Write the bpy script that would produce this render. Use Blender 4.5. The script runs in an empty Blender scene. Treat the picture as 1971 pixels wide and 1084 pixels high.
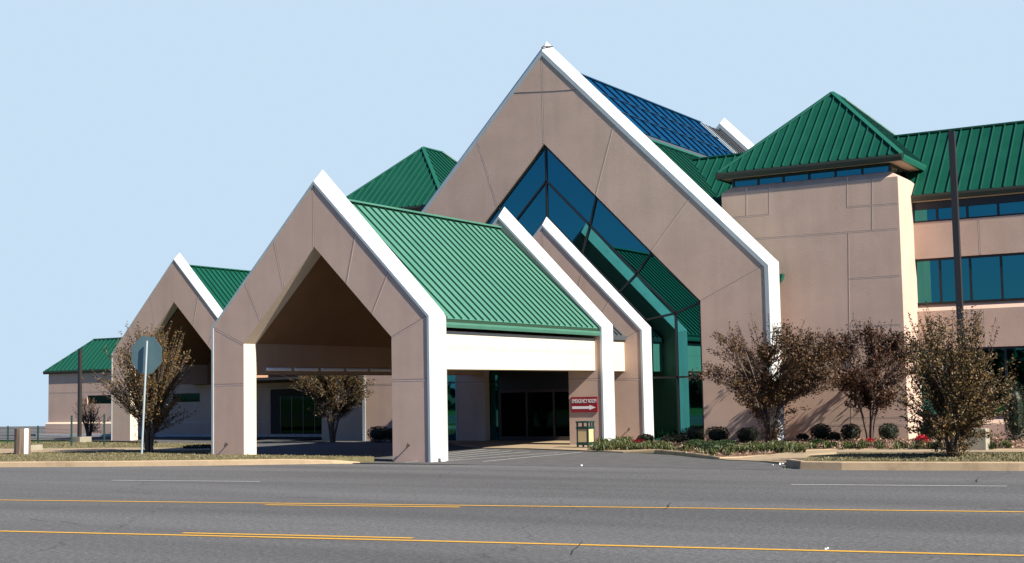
import bpy, math, random
from mathutils import Vector, Matrix
R = math.radians
rng = random.Random(7)

# ------------------------------------------------------------------ camera, sky, sun, exposure
H = 2.42
F_PX, YAW, PITCH, ROLL = 2602.83, -0.546389, 0.082066, -0.018926
sc = bpy.context.scene
cy, sy, cp, sp, cr, sr = math.cos(YAW), math.sin(YAW), math.cos(PITCH), math.sin(PITCH), math.cos(ROLL), math.sin(ROLL)
fw = Vector((sy*cp, cy*cp, sp)); rt = Vector((cy, -sy, 0)); up = rt.cross(fw)
r2 = rt*cr + up*sr; u2 = -rt*sr + up*cr
def at(px, py, X=None, Y=None, Z=None):          # photo pixel -> point on a world plane
    d = fw + r2*((px-985.5)/F_PX) - u2*((py-542)/F_PX)
    t = X/d.x if X is not None else (Y/d.y if Y is not None else (Z-H)/d.z)
    return Vector((d.x*t, d.y*t, d.z*t+H))
cam = bpy.data.cameras.new('camera'); co = bpy.data.objects.new('camera', cam)
sc.collection.objects.link(co); sc.camera = co
co.matrix_world = Matrix(((r2.x, u2.x, -fw.x, 0), (r2.y, u2.y, -fw.y, 0), (r2.z, u2.z, -fw.z, H), (0, 0, 0, 1)))
cam.sensor_width = 36; cam.lens = F_PX/1971*36; cam.clip_start = 0.3; cam.clip_end = 6000
sc.view_settings.view_transform = 'Standard'; sc.view_settings.look = 'None'
sc.view_settings.exposure = 1.2; sc.view_settings.gamma = 1.0

EL, AZ = R(39), R(80.5)                              # sun: elevation, angle from -Y towards +X
sdir = Vector((math.cos(EL)*math.sin(AZ), -math.cos(EL)*math.cos(AZ), math.sin(EL)))
sun = bpy.data.lights.new('sun', 'SUN'); sun.energy = 5.0; sun.angle = R(0.5); sun.color = (1.0, 0.93, 0.82)
so = bpy.data.objects.new('sun', sun); sc.collection.objects.link(so)
so.rotation_euler = sdir.to_track_quat('Z', 'Y').to_euler(); so.location = (20, -30, 40)

w = bpy.data.worlds.new('World'); sc.world = w; w.use_nodes = True
nt = w.node_tree; N = nt.nodes; L = nt.links
for n in list(N): N.remove(n)
out = N.new('ShaderNodeOutputWorld'); bg = N.new('ShaderNodeBackground')
sky = N.new('ShaderNodeTexSky'); sky.sky_type = 'NISHITA'; sky.sun_disc = False
sky.sun_elevation = EL; sky.sun_rotation = math.atan2(sdir.x, sdir.y); sky.dust_density = 0.3; sky.ozone_density = 3.0
tc = N.new('ShaderNodeTexCoord')
def wmath(op, a, b=None, c=None):
    m = N.new('ShaderNodeMath'); m.operation = op
    for i, v in enumerate((a, b, c)):
        if v is None: continue
        if isinstance(v, (int, float)): m.inputs[i].default_value = v
        else: L.new(v, m.inputs[i])
    return m.outputs[0]
dot = N.new('ShaderNodeVectorMath'); dot.operation = 'DOT_PRODUCT'
L.new(tc.outputs['Generated'], dot.inputs[0]); dot.inputs[1].default_value = (sy, cy, 0)
sep = N.new('ShaderNodeSeparateXYZ'); L.new(tc.outputs['Generated'], sep.inputs[0])
def smooth(v, a, b):
    m = N.new('ShaderNodeMapRange'); m.interpolation_type = 'SMOOTHSTEP'
    L.new(v, m.inputs[0]); m.inputs[1].default_value = a; m.inputs[2].default_value = b
    return m.outputs[0]
wa = smooth(dot.outputs['Value'], 0.70, 0.83)
we = smooth(sep.outputs['Z'], 0.46, 0.35)
wgt = wmath('MULTIPLY', wa, we)
skm = N.new('ShaderNodeMix'); skm.data_type = 'RGBA'; skm.blend_type = 'MULTIPLY'; skm.inputs['Factor'].default_value = 1
L.new(sky.outputs[0], skm.inputs['A']); skm.inputs['B'].default_value = (0.030, 0.050, 0.085, 1)
mx = N.new('ShaderNodeMix'); mx.data_type = 'RGBA'
L.new(wgt, mx.inputs['Factor']); L.new(skm.outputs['Result'], mx.inputs['A'])
EXP = 2**-1.2
PALE = (0.578*EXP/0.1, 0.745*EXP/0.1, 0.913*EXP/0.1, 1)
mx.inputs['B'].default_value = PALE
bg.inputs['Strength'].default_value = 0.1
# the tinted part above already carries the daylight scale of the sky
sc1 = N.new('ShaderNodeMix'); sc1.data_type = 'RGBA'; sc1.blend_type = 'MULTIPLY'; sc1.inputs['Factor'].default_value = 1
L.new(mx.outputs['Result'], bg.inputs['Color']); L.new(bg.outputs[0], out.inputs['Surface'])
N.remove(sc1)
skm.inputs['B'].default_value = (0.29, 0.395, 0.60, 1)

# ------------------------------------------------------------------ materials
def mat(name, col, rough=0.8, metal=0.0, spec=0.5):
    m = bpy.data.materials.new(name); m.use_nodes = True
    b = m.node_tree.nodes['Principled BSDF']
    b.inputs['Base Color'].default_value = (*col, 1); b.inputs['Roughness'].default_value = rough
    b.inputs['Metallic'].default_value = metal; b.inputs['Specular IOR Level'].default_value = spec
    return m
def nodes(m): return m.node_tree.nodes, m.node_tree.links, m.node_tree.nodes['Principled BSDF']
def noise_col(m, cols, scale=1.0, detail=6, stretch=(1, 1, 1), lo=0.3, hi=0.7, bump=0.0, bscale=None, rough=0.6):
    n, l, b = nodes(m)
    t = n.new('ShaderNodeTexCoord'); mp = n.new('ShaderNodeMapping'); mp.inputs['Scale'].default_value = stretch
    l.new(t.outputs['Object'], mp.inputs[0])
    nz = n.new('ShaderNodeTexNoise'); nz.inputs['Scale'].default_value = scale; nz.inputs['Detail'].default_value = detail
    nz.inputs['Roughness'].default_value = rough
    l.new(mp.outputs[0], nz.inputs['Vector'])
    cr_ = n.new('ShaderNodeValToRGB'); l.new(nz.outputs['Fac'], cr_.inputs[0])
    e = cr_.color_ramp.elements
    while len(e) < len(cols): e.new(0.5)
    for i, c in enumerate(cols):
        e[i].position = lo + (hi-lo)*i/(len(cols)-1); e[i].color = (*c, 1)
    l.new(cr_.outputs[0], b.inputs['Base Color'])
    if bump:
        n2 = n.new('ShaderNodeTexNoise'); n2.inputs['Scale'].default_value = bscale or scale*8; n2.inputs['Detail'].default_value = 4
        l.new(t.outputs['Object'], n2.inputs['Vector'])
        bp = n.new('ShaderNodeBump'); bp.inputs['Strength'].default_value = bump; bp.inputs['Distance'].default_value = 0.02
        l.new(n2.outputs['Fac'], bp.inputs['Height']); l.new(bp.outputs[0], b.inputs['Normal'])
    return cr_, nz, mp, t
def mul_noise(m, cr_, t, scale, stretch, lo, hi, amt):      # multiply a second noise into the colour
    n, l, b = nodes(m)
    mp = n.new('ShaderNodeMapping'); mp.inputs['Scale'].default_value = stretch; l.new(t.outputs['Object'], mp.inputs[0])
    nz = n.new('ShaderNodeTexNoise'); nz.inputs['Scale'].default_value = scale; nz.inputs['Detail'].default_value = 5
    l.new(mp.outputs[0], nz.inputs['Vector'])
    mr = n.new('ShaderNodeMapRange'); mr.inputs[1].default_value = lo; mr.inputs[2].default_value = hi
    mr.inputs[3].default_value = 1-amt; mr.inputs[4].default_value = 1.0
    l.new(nz.outputs['Fac'], mr.inputs[0])
    mm = n.new('ShaderNodeMix'); mm.data_type = 'RGBA'; mm.blend_type = 'MULTIPLY'; mm.inputs['Factor'].default_value = 1
    l.new(cr_.outputs[0] if hasattr(cr_, 'outputs') else cr_, mm.inputs['A']); l.new(mr.outputs[0], mm.inputs['B'])
    l.new(mm.outputs['Result'], b.inputs['Base Color'])
    return mm.outputs['Result']
M = {}
def stucco(name, c, v=0.06):
    m = mat(name, c, 0.9, spec=0.15)
    cr_, nz, mp, t = noise_col(m, [tuple(x*(1-v) for x in c), tuple(x*(1+v*.7) for x in c)], 0.55, 8, (1, 1, 1.3), 0.35, 0.65, bump=0.35, bscale=28)
    o = mul_noise(m, cr_, t, 1.0, (1.6, 1.6, 0.16), 0.30, 0.55, 0.07)
    return m
M['stucco'] = stucco('stucco', (0.505, 0.362, 0.284))
M['cream'] = stucco('sunlit_stucco', (0.56, 0.49, 0.38), 0.03)  # stucco in sunlight: the bright tone is put into the colour
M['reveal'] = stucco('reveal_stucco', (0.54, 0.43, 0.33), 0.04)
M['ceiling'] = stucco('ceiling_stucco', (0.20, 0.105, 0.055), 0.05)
M['beamshade'] = stucco('shaded_stucco', (0.30, 0.185, 0.12), 0.05)  # darker stucco copy: canopy shade put into the beam colour
M['joint'] = mat('joint', (0.29, 0.215, 0.17), 0.9)
M['jointlight'] = mat('joint_highlight', (0.60, 0.46, 0.38), 0.9)  # lighter strip: the highlight on the groove edge put into the colour
m = M['coping'] = mat('coping', (0.47, 0.48, 0.46), 0.55, spec=0.4)
c_, nz_, mp_, t_ = noise_col(m, [(0.40, 0.405, 0.385), (0.48, 0.49, 0.47)], 2.2, 8, (1, 1, .25), 0.3, 0.55)
m = M['flash'] = mat('flashing', (0.36, 0.41, 0.42), 0.5, metal=0.0)
noise_col(m, [(0.32, 0.37, 0.385), (0.39, 0.44, 0.45)], 2.5, 6, (1, 1, .3))
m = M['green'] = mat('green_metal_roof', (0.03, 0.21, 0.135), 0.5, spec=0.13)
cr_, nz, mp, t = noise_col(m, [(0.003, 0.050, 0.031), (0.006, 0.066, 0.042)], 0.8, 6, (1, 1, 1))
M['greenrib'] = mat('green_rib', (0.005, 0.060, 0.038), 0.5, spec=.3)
m = M['greenpale'] = mat('sheen_green_roof', (0.10, 0.27, 0.19), 0.5)
noise_col(m, [(0.045, 0.150, 0.103), (0.060, 0.175, 0.122)], 0.9, 6, (1, 1, 1))  # canopy green made paler: sky sheen put into the colour
M['shaderib'] = mat('shaded_green_rib', (0.012, 0.060, 0.040), 0.5, spec=.2)  # darker than the roof: the ribs' shaded side put into the colour
M['fasciagreen'] = mat('dark_green_fascia', (0.022, 0.048, 0.028), 0.6, spec=.2)
M['fascia'] = mat('dark_fascia', (0.030, 0.034, 0.020), 0.5)
M['greentrim'] = mat('green_trim', (0.008, 0.085, 0.055), 0.5, spec=.3)
M['grey_roof'] = mat('dark_grey_roof', (0.05, 0.058, 0.062), 0.5)
m = M['skyglass'] = mat('skylight_glass', (0.001, 0.036, 0.092), 0.45, metal=0.0, spec=0.08)  # matte blue: the sky's reflection put into the base colour
M['darkglass'] = mat('dim_reflection_glass', (0.006, 0.016, 0.014), 0.03, metal=1.0)  # darker copy of the glass: dim reflections put into the tint
M['skybar'] = mat('skylight_bar', (0.001, 0.008, 0.03), 0.5, spec=.1)
M['skybar2'] = mat('skylight_purlin', (0.02, 0.07, 0.13), 0.5, spec=.2)
M['mull'] = mat('black_mullion', (0.008, 0.009, 0.011), 0.45)
m = M['glass'] = mat('tinted_glass', (0.034, 0.178, 0.188), 0.015, metal=1.0)
n, l, b = nodes(m)
t = n.new('ShaderNodeTexCoord'); nz = n.new('ShaderNodeTexNoise'); nz.inputs['Scale'].default_value = 0.5; nz.inputs['Detail'].default_value = 1
l.new(t.outputs['Object'], nz.inputs['Vector']); bp = n.new('ShaderNodeBump'); bp.inputs['Strength'].default_value = 0.12; bp.inputs['Distance'].default_value = 0.01
l.new(nz.outputs['Fac'], bp.inputs['Height']); l.new(bp.outputs[0], b.inputs['Normal'])
m = M['asphalt'] = mat('asphalt', (0.15, 0.15, 0.152), 0.9, spec=0.25)
cr_, nz, mp, t = noise_col(m, [(0.035, 0.036, 0.037), (0.100, 0.100, 0.099), (0.215, 0.212, 0.205)], 11, 10, (1, 1, 1), 0.36, 0.66, bump=0.8, bscale=45, rough=0.9)
o = mul_noise(m, cr_, t, 0.35, (0.10, 1.0, 1), 0.35, 0.62, 0.30)
# cracks
vor = n = m.node_tree.nodes; l = m.node_tree.links
v = n.new('ShaderNodeTexVoronoi'); v.feature = 'DISTANCE_TO_EDGE'; v.inputs['Scale'].default_value = 0.13
dn = n.new('ShaderNodeTexNoise'); dn.inputs['Scale'].default_value = 1.2; dn.inputs['Detail'].default_value = 6
ad = n.new('ShaderNodeMix'); ad.data_type = 'RGBA'; ad.blend_type = 'ADD'; ad.inputs['Factor'].default_value = 0.9
l.new(t.outputs['Object'], dn.inputs['Vector']); l.new(t.outputs['Object'], ad.inputs['A']); l.new(dn.outputs['Color'], ad.inputs['B'])
l.new(ad.outputs['Result'], v.inputs['Vector'])
mr = n.new('ShaderNodeMapRange'); mr.inputs[1].default_value = 0.0; mr.inputs[2].default_value = 0.0035; mr.inputs[3].default_value = 0.6; mr.inputs[4].default_value = 1
l.new(v.outputs['Distance'], mr.inputs[0])
m3 = n.new('ShaderNodeMix'); m3.data_type = 'RGBA'; m3.blend_type = 'MULTIPLY'; m3.inputs['Factor'].default_value = 1
l.new(o, m3.inputs['A']); l.new(mr.outputs[0], m3.inputs['B']); l.new(m3.outputs['Result'], m.node_tree.nodes['Principled BSDF'].inputs['Base Color'])
m = M['drive'] = mat('drive_asphalt', (0.17, 0.17, 0.17), 0.9, spec=0.2)
noise_col(m, [(0.055, 0.055, 0.055), (0.098, 0.097, 0.094)], 1.6, 10, (1, 1, 1), 0.3, 0.7, bump=0.3, bscale=40, rough=0.75)
m = M['concrete'] = mat('tan_concrete', (0.43, 0.36, 0.26), 0.9, spec=0.2)
noise_col(m, [(0.22, 0.165, 0.105), (0.31, 0.24, 0.155)], 1.1, 10, (1, 1, 1), 0.3, 0.68, bump=0.3, rough=0.7)
m = M['kerbtan'] = mat('kerb_concrete', (0.4, 0.3, 0.2), 0.9, spec=0.2)
noise_col(m, [(0.20, 0.14, 0.085), (0.33, 0.245, 0.15), (0.38, 0.285, 0.18)], 0.8, 10, (1, 1, 1), 0.28, 0.62, bump=0.3, rough=0.75)
m = M['block'] = mat('block_concrete', (0.42, 0.38, 0.30), 0.9, spec=0.2)
noise_col(m, [(0.20, 0.18, 0.13), (0.30, 0.28, 0.22)], 2.0, 8, (1, 1, .5), bump=0.3)
m = M['grass'] = mat('grass_ground', (0.16, 0.155, 0.06), 1.0, spec=0.1)
cr_, nz, mp, t = noise_col(m, [(0.06, 0.06, 0.025), (0.12, 0.105, 0.052), (0.17, 0.145, 0.08)], 3.5, 10, (1, 1, 1), 0.3, 0.7, bump=0.8, bscale=30, rough=0.8)
m = M['far_grass'] = mat('green_grass', (0.06, 0.12, 0.03), 1.0, spec=0.1)
noise_col(m, [(0.03, 0.07, 0.015), (0.09, 0.15, 0.04)], 0.4, 10, (1, 1, 1), 0.3, 0.7, rough=0.7)
m = M['mulch'] = mat('mulch', (0.12, 0.075, 0.05), 1.0, spec=0.1)
noise_col(m, [(0.06, 0.035, 0.022), (0.20, 0.125, 0.085)], 9, 8, (1, 1, 1), 0.35, 0.65, bump=1.0, bscale=25)
m = M['yellow'] = mat('yellow_paint', (0.72, 0.40, 0.045), 0.8)
noise_col(m, [(0.32, 0.17, 0.03), (0.50, 0.27, 0.02)], 6, 8, (1, 1, 1), 0.30, 0.48, rough=0.8)
m = M['white'] = mat('white_paint', (0.62, 0.62, 0.60), 0.8)
noise_col(m, [(0.18, 0.18, 0.18), (0.42, 0.42, 0.41)], 7, 8, (1, 1, 1), 0.32, 0.5, rough=0.8)
m = M['worn'] = mat('worn_white_paint', (0.36, 0.36, 0.35), 0.8)
noise_col(m, [(0.20, 0.20, 0.20), (0.40, 0.40, 0.385)], 5, 8, (1, 1, 1), 0.35, 0.6, rough=0.8)
M['polebrown'] = mat('dark_bronze', (0.022, 0.019, 0.018), 0.45)
M['galv'] = mat('galvanised', (0.36, 0.42, 0.44), 0.45, metal=0.3)
m = M['signback'] = mat('sign_back', (0.11, 0.19, 0.20), 0.5, metal=0.2)
noise_col(m, [(0.095, 0.165, 0.175), (0.12, 0.20, 0.21)], 1.5, 5)
M['signred'] = mat('sign_red', (0.24, 0.006, 0.014), 0.5)
M['signwhite'] = mat('sign_white', (0.72, 0.70, 0.70), 0.5)
M['binframe'] = mat('bin_green', (0.006, 0.035, 0.028), 0.45)
M['bintan'] = mat('bin_tan', (0.52, 0.38, 0.20), 0.8)
noise_col(M['bintan'], [(0.38, 0.27, 0.13), (0.58, 0.43, 0.24)], 40, 4)
m = M['wood'] = mat('weathered_wood', (0.13, 0.09, 0.065), 0.9)
noise_col(m, [(0.07, 0.045, 0.032), (0.20, 0.15, 0.11)], 7, 8, (1, 1, .12), bump=0.8)
M['plainwhite'] = mat('plain_white', (0.75, 0.75, 0.75), 0.6)
M['dark'] = mat('dark_interior', (0.012, 0.012, 0.013), 0.8)
M['cable'] = mat('cable', (0.01, 0.01, 0.01), 0.6)
M['doorframe'] = mat('brown_frame', (0.035, 0.025, 0.02), 0.4)
def leafmat(name, cols, trans=0.0):
    m = mat(name, cols[0], 0.55, spec=0.3)
    n, l, b = nodes(m)
    g = n.new('ShaderNodeNewGeometry'); cr_ = n.new('ShaderNodeValToRGB'); l.new(g.outputs['Random Per Island'], cr_.inputs[0])
    e = cr_.color_ramp.elements
    while len(e) < len(cols): e.new(0.5)
    for i, c in enumerate(cols): e[i].position = i/(len(cols)-1)*0.98; e[i].color = (*c, 1)
    l.new(cr_.outputs[0], b.inputs['Base Color'])
    return m
M['leafA'] = leafmat('russet_leaves', [(0.021, 0.015, 0.005), (0.037, 0.021, 0.006), (0.068, 0.026, 0.009), (0.050, 0.033, 0.009), (0.115, 0.048, 0.017)])
M['leafB'] = leafmat('olive_leaves', [(0.024, 0.021, 0.005), (0.050, 0.040, 0.009), (0.101, 0.048, 0.013), (0.081, 0.062, 0.016), (0.176, 0.095, 0.034)])
M['leafC'] = leafmat('brown_leaves', [(0.017, 0.009, 0.004), (0.041, 0.015, 0.007), (0.068, 0.023, 0.009), (0.030, 0.019, 0.006), (0.095, 0.033, 0.014)])
M['leafD'] = leafmat('mixed_leaves', [(0.022, 0.025, 0.006), (0.053, 0.048, 0.014), (0.087, 0.044, 0.014), (0.073, 0.063, 0.019), (0.136, 0.092, 0.033)])
M['leafE'] = leafmat('shade_leaves', [(0.018, 0.018, 0.006), (0.04, 0.032, 0.012), (0.09, 0.045, 0.016), (0.07, 0.055, 0.016)])
M['bark'] = mat('bark', (0.10, 0.07, 0.052), 0.9); noise_col(M['bark'], [(0.05, 0.032, 0.025), (0.15, 0.11, 0.085)], 8, 6, (1, 1, .2), bump=.5)
M['hedge'] = leafmat('hedge_leaves', [(0.006, 0.010, 0.005), (0.012, 0.020, 0.009), (0.020, 0.028, 0.012)])
M['hedgelight'] = leafmat('light_hedge_leaves', [(0.008, 0.020, 0.005), (0.020, 0.042, 0.010), (0.040, 0.062, 0.016)])
M['red'] = leafmat('red_leaves', [(0.25, 0.012, 0.02), (0.42, 0.02, 0.03), (0.5, 0.05, 0.06)])
M['tuft'] = leafmat('tuft_leaves', [(0.012, 0.022, 0.004), (0.030, 0.048, 0.010), (0.06, 0.075, 0.018), (0.10, 0.09, 0.03)])
M['blade'] = leafmat('lawn_blades', [(0.05, 0.052, 0.02), (0.10, 0.088, 0.038), (0.15, 0.125, 0.062), (0.19, 0.155, 0.085)])
M['chips'] = leafmat('mulch_chips', [(0.06, 0.03, 0.018), (0.15, 0.085, 0.055), (0.26, 0.16, 0.11), (0.32, 0.23, 0.17)])
M['treeline'] = leafmat('treeline_leaves', [(0.008, 0.014, 0.006), (0.02, 0.03, 0.012), (0.035, 0.04, 0.018)])

# ------------------------------------------------------------------ mesh builder
class MB:
    def __init__(s): s.v = []; s.f = []; s.m = []; s.mats = []
    def mi(s, m):
        if m not in s.mats: s.mats.append(m)
        return s.mats.index(m)
    def poly(s, pts, m):
        i = len(s.v); s.v += [tuple(p) for p in pts]; s.f.append(tuple(range(i, i+len(pts)))); s.m.append(s.mi(m))
    def prism(s, pts, d, m, sides=None):           # pts extruded by vector d
        d = Vector(d); a = [Vector(p) for p in pts]; n = len(a)
        i = len(s.v); s.v += [tuple(p) for p in a] + [tuple(p+d) for p in a]
        k = s.mi(m); ks = s.mi(sides or m)
        s.f.append(tuple(range(i, i+n))); s.m.append(k)
        s.f.append(tuple(range(i+2*n-1, i+n-1, -1))); s.m.append(k)
        for j in range(n):
            j2 = (j+1) % n; s.f.append((i+j, i+n+j, i+n+j2, i+j2)); s.m.append(ks)
    def box(s, x0, x1, y0, y1, z0, z1, m):
        s.prism([(x0, y0, z0), (x1, y0, z0), (x1, y0, z1), (x0, y0, z1)], (0, y1-y0, 0), m)
    def bar(s, p0, p1, wd, h, nrm, m, base=0.0):      # lies on a surface with normal nrm
        p0 = Vector(p0); p1 = Vector(p1); nrm = Vector(nrm).normalized(); t = (p1-p0).normalized(); sd = t.cross(nrm).normalized()*(wd/2)
        a = [p0-sd+nrm*base, p0+sd+nrm*base, p0+sd+nrm*(base+h), p0-sd+nrm*(base+h)]
        s.prism(a, p1-p0, m)
    def tube(s, pts, rad, m, k=6, cap=True):
        pts = [Vector(p) for p in pts]; i0 = len(s.v); mi = s.mi(m)
        if not hasattr(rad, '__len__'): rad = [rad]*len(pts)
        prev = None
        for j, p in enumerate(pts):
            t = (pts[min(j+1, len(pts)-1)]-pts[max(j-1, 0)]).normalized()
            a = t.orthogonal().normalized() if prev is None else (prev - t*prev.dot(t)).normalized()
            prev = a; b = t.cross(a)
            for q in range(k):
                an = 2*math.pi*q/k; s.v.append(tuple(p + (a*math.cos(an)+b*math.sin(an))*rad[j]))
        for j in range(len(pts)-1):
            for q in range(k):
                q2 = (q+1) % k; s.f.append((i0+j*k+q, i0+j*k+q2, i0+(j+1)*k+q2, i0+(j+1)*k+q)); s.m.append(mi)
        if cap:
            s.f.append(tuple(i0+q for q in range(k-1, -1, -1))); s.m.append(mi)
            s.f.append(tuple(i0+(len(pts)-1)*k+q for q in range(k))); s.m.append(mi)
    def leaf(s, p, d, sd, ln, wd, mi):
        i = len(s.v); a = p; c = p+d*ln; b = p+d*(ln*.5)+sd*(wd*.5); e = p+d*(ln*.5)-sd*(wd*.5)
        s.v += [tuple(a), tuple(b), tuple(c), tuple(e)]; s.f.append((i, i+1, i+2, i+3)); s.m.append(mi)
    def build(s, name, parent=None, label=None, smooth=False, origin=None):
        me = bpy.data.meshes.new(name)
        vs = s.v
        if origin is not None: vs = [(x-origin[0], y-origin[1], z-origin[2]) for x, y, z in vs]
        me.from_pydata(vs, [], s.f); me.polygons.foreach_set('material_index', s.m)
        for m in s.mats: me.materials.append(m if not isinstance(m, str) else M[m])
        if smooth: me.polygons.foreach_set('use_smooth', [True]*len(s.f))
        me.update()
        o = bpy.data.objects.new(name, me); sc.collection.objects.link(o)
        if origin is not None: o.location = origin
        if parent is not None:
            o.parent = parent
            if parent.type == 'EMPTY': o.matrix_parent_inverse = Matrix.Translation(-parent.location)
        if label: o['label'] = label
        return o
def tag(o, label=None, cat=None, group=None, kind=None):
    if label: o['label'] = label
    if cat: o['category'] = cat
    if group: o['group'] = group
    if kind: o['kind'] = kind
    return o
def empty(name, loc, label, cat, group=None):
    o = bpy.data.objects.new(name, None); sc.collection.objects.link(o); o.location = loc; o.empty_display_size = .3
    return tag(o, label, cat, group)
def struct(name, mb): return tag(mb.build(name), kind='structure')

# ------------------------------------------------------------------ terrain and roads
def flat(name, pts, z, m, thick=0.0):
    mb = MB()
    if thick: mb.prism([(p[0], p[1], z) for p in pts][::-1], (0, 0, -thick), m)
    else: mb.poly([(p[0], p[1], z) for p in pts], m)
    return struct(name, mb)
mb = MB(); rad = [0, 4, 10, 20, 35, 55, 75, 92, 104, 112, 125, 150, 200, 300, 500, 900, 1600, 2600]; K = 96
idx = []
for r_ in rad:
    row = []
    for k in range(K):
        a = 2*math.pi*k/K; x, y = r_*math.sin(a), r_*math.cos(a)
        north = max(0.0, min(1.0, (math.cos(a)+0.35)/0.4))
        z = -0.06 - (0.045*(r_-104) if r_ > 104 else 0)*north
        mb.v.append((x, y, z)); row.append(len(mb.v)-1)
    idx.append(row)
mi = mb.mi('far_grass')
for j in range(len(rad)-1):
    for k in range(K):
        k2 = (k+1) % K; mb.f.append((idx[j][k], idx[j+1][k], idx[j+1][k2], idx[j][k2]) if j else (idx[0][0], idx[1][k], idx[1][k2])); mb.m.append(mi)
struct('ground', mb)

def ap(px, py, z=0.0):
    p = at(px, py, Z=z); return (p.x, p.y)
kL = [(-140, -2), (-90, 17.0), (-60, 28.3)] + [ap(0, 899.5), ap(200, 898.5), ap(400, 896.5), ap(560, 894), ap(640, 892.7)]
kR = [ap(1506, 901), ap(1540, 903.5), ap(1620, 905), ap(1962, 906.5), (-2, 41.0), (20, 45.2), (110, 62)]
road = [(-140, -30), (-60, -3.0), (-30, 5.5), (0, 11.2), (30, 17), (110, 33)]
drive_far = [(-36, 62.2), (-20, 62.2)]
road_pts = road + kR[::-1] + kL[::-1]
flat('road', road_pts, 0.0, 'asphalt')
# driveway between the kerb returns and below the canopy
flat('driveway', [(-41.5, 40.9), (-33.5, 38.6), (-30.8, 38.9), (-27.3, 39.0), (-21.3, 38.6), ap(1500, 905), ap(1515, 896), ap(1440, 886), ap(1370, 884.5), ap(1290, 876), ap(1160, 869), ap(1040, 865.5), ap(980, 858), (-31.5, 57.9), (-50, 57.9), (-50, 63.9), (-66, 63.9), (-66, 57.6), (-58.5, 56.5), (-52.5, 50.5), (-50, 45)], 0.004, 'drive')

def strip(mb, pts, wd, m, z=0.008):
    for a, b_ in zip(pts, pts[1:]):
        a = Vector((*a, z)); b_ = Vector((*b_, z)); t = (b_-a).normalized(); s_ = Vector((-t.y, t.x, 0))*wd/2
        mb.poly([a-s_, b_-s_, b_+s_, a+s_], m)
def line_thing(name, segs, wd, m, n=10):
    mb = MB()
    for seg in segs:
        pts = []
        for a, b_ in zip(seg, seg[1:]):
            for i in range(n): pts.append((a[0]+(b_[0]-a[0])*i/n, a[1]+(b_[1]-a[1])*i/n))
        pts.append(seg[-1])
        strip(mb, pts, wd, m)
    return struct(name, mb)
def ext(p, q, d):
    v = Vector((q[0]-p[0], q[1]-p[1])).normalized(); return (q[0]+v.x*d, q[1]+v.y*d)
fy = [ap(x, 963+x*0.01172) for x in (0, 500, 1000, 1500, 1971)]
ny = [ap(0, 1023), ap(400, 1032), ap(800, 1041.3), ap(1300, 1054), ap(1971, 1070.3)]
fy = [ext(fy[1], fy[0], 60)] + fy + [ext(fy[-2], fy[-1], 60)]
ny = [ext(ny[1], ny[0], 60)] + ny + [ext(ny[-2], ny[-1], 60)]
line_thing('yellow_lane_line', [fy, [ap(510, 972.3), ap(885, 976.8)]], 0.15, 'yellow')
line_thing('yellow_lane_line', [ny, [ap(352, 1026.5), ap(560, 1031), ap(795, 1036.6)]], 0.15, 'yellow')
line_thing('white_lane_dash', [[ap(215, 925), ap(500, 927.3)]], 0.11, 'white')
line_thing('white_lane_dash', [[ap(1523, 933.2), ap(1938, 936.3)]], 0.11, 'white')
# worn hatching beside the canopy
mb = MB()
for (a, b_) in (((857, 888), (1075, 871.5)), ((930, 889), (1120, 871)), ((857, 884), (1020, 870)), ((857, 880.5), (985, 868.5)), ((857, 877), (960, 866.5)), ((857, 874), (935, 865)), ((780, 891), (890, 884))):
    strip(mb, [ap(*a), ap(*b_)], 0.13, 'worn', 0.012)
struct('driveway_hatching', mb)

mb = MB()
for pts in ([(1121, 1044), (1116, 1049), (1112, 1054), (1103, 1060), (1100, 1068)], [(1293, 968), (1286, 973), (1287, 977), (1278, 981)], [(1884, 920), (1879, 925), (1881, 929), (1868, 931)], [(655, 1010), (640, 1012), (610, 1011)], [(60, 1000), (90, 1004), (118, 1004), (150, 1010)]):
    strip(mb, [ap(*p) for p in pts], 0.018, 'cable', 0.013)
struct('road_cracks', mb)
# kerbs
def kerb(name, pts, h, wd, m='kerbtan', side=1):
    mb = MB(); P = [Vector((*p, 0)) for p in pts]; n = len(P); nrm = []
    for i in range(n):
        t = (P[min(i+1, n-1)]-P[max(i-1, 0)]).normalized(); nrm.append(Vector((-t.y, t.x, 0))*side)
    hs = h if hasattr(h, '__len__') else [h]*n
    rows = []
    for i in range(n):
        b0 = P[i]; rows.append([b0+Vector((0, 0, -.1)), b0+nrm[i]*.0+Vector((0, 0, .0)), b0+nrm[i]*.03+Vector((0, 0, hs[i]-.03)), b0+nrm[i]*.06+Vector((0, 0, hs[i])), b0+nrm[i]*wd+Vector((0, 0, hs[i])), b0+nrm[i]*wd+Vector((0, 0, -.1))])
    for i in range(n-1):
        for j in range(5):
            mb.poly([rows[i][j], rows[i+1][j], rows[i+1][j+1], rows[i][j+1]], m)
    mb.poly(rows[0], m); mb.poly(rows[-1][::-1], m)
    return struct(name, mb)
kerb('kerb', kL + [ap(693, 891.2)], [0.2]*(len(kL)-2)+[0.19, 0.13, 0.03], 0.2)
kerb('kerb', [ap(1512, 899)] + kR[1:], [0.24]*len(kR), 0.22)
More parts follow.
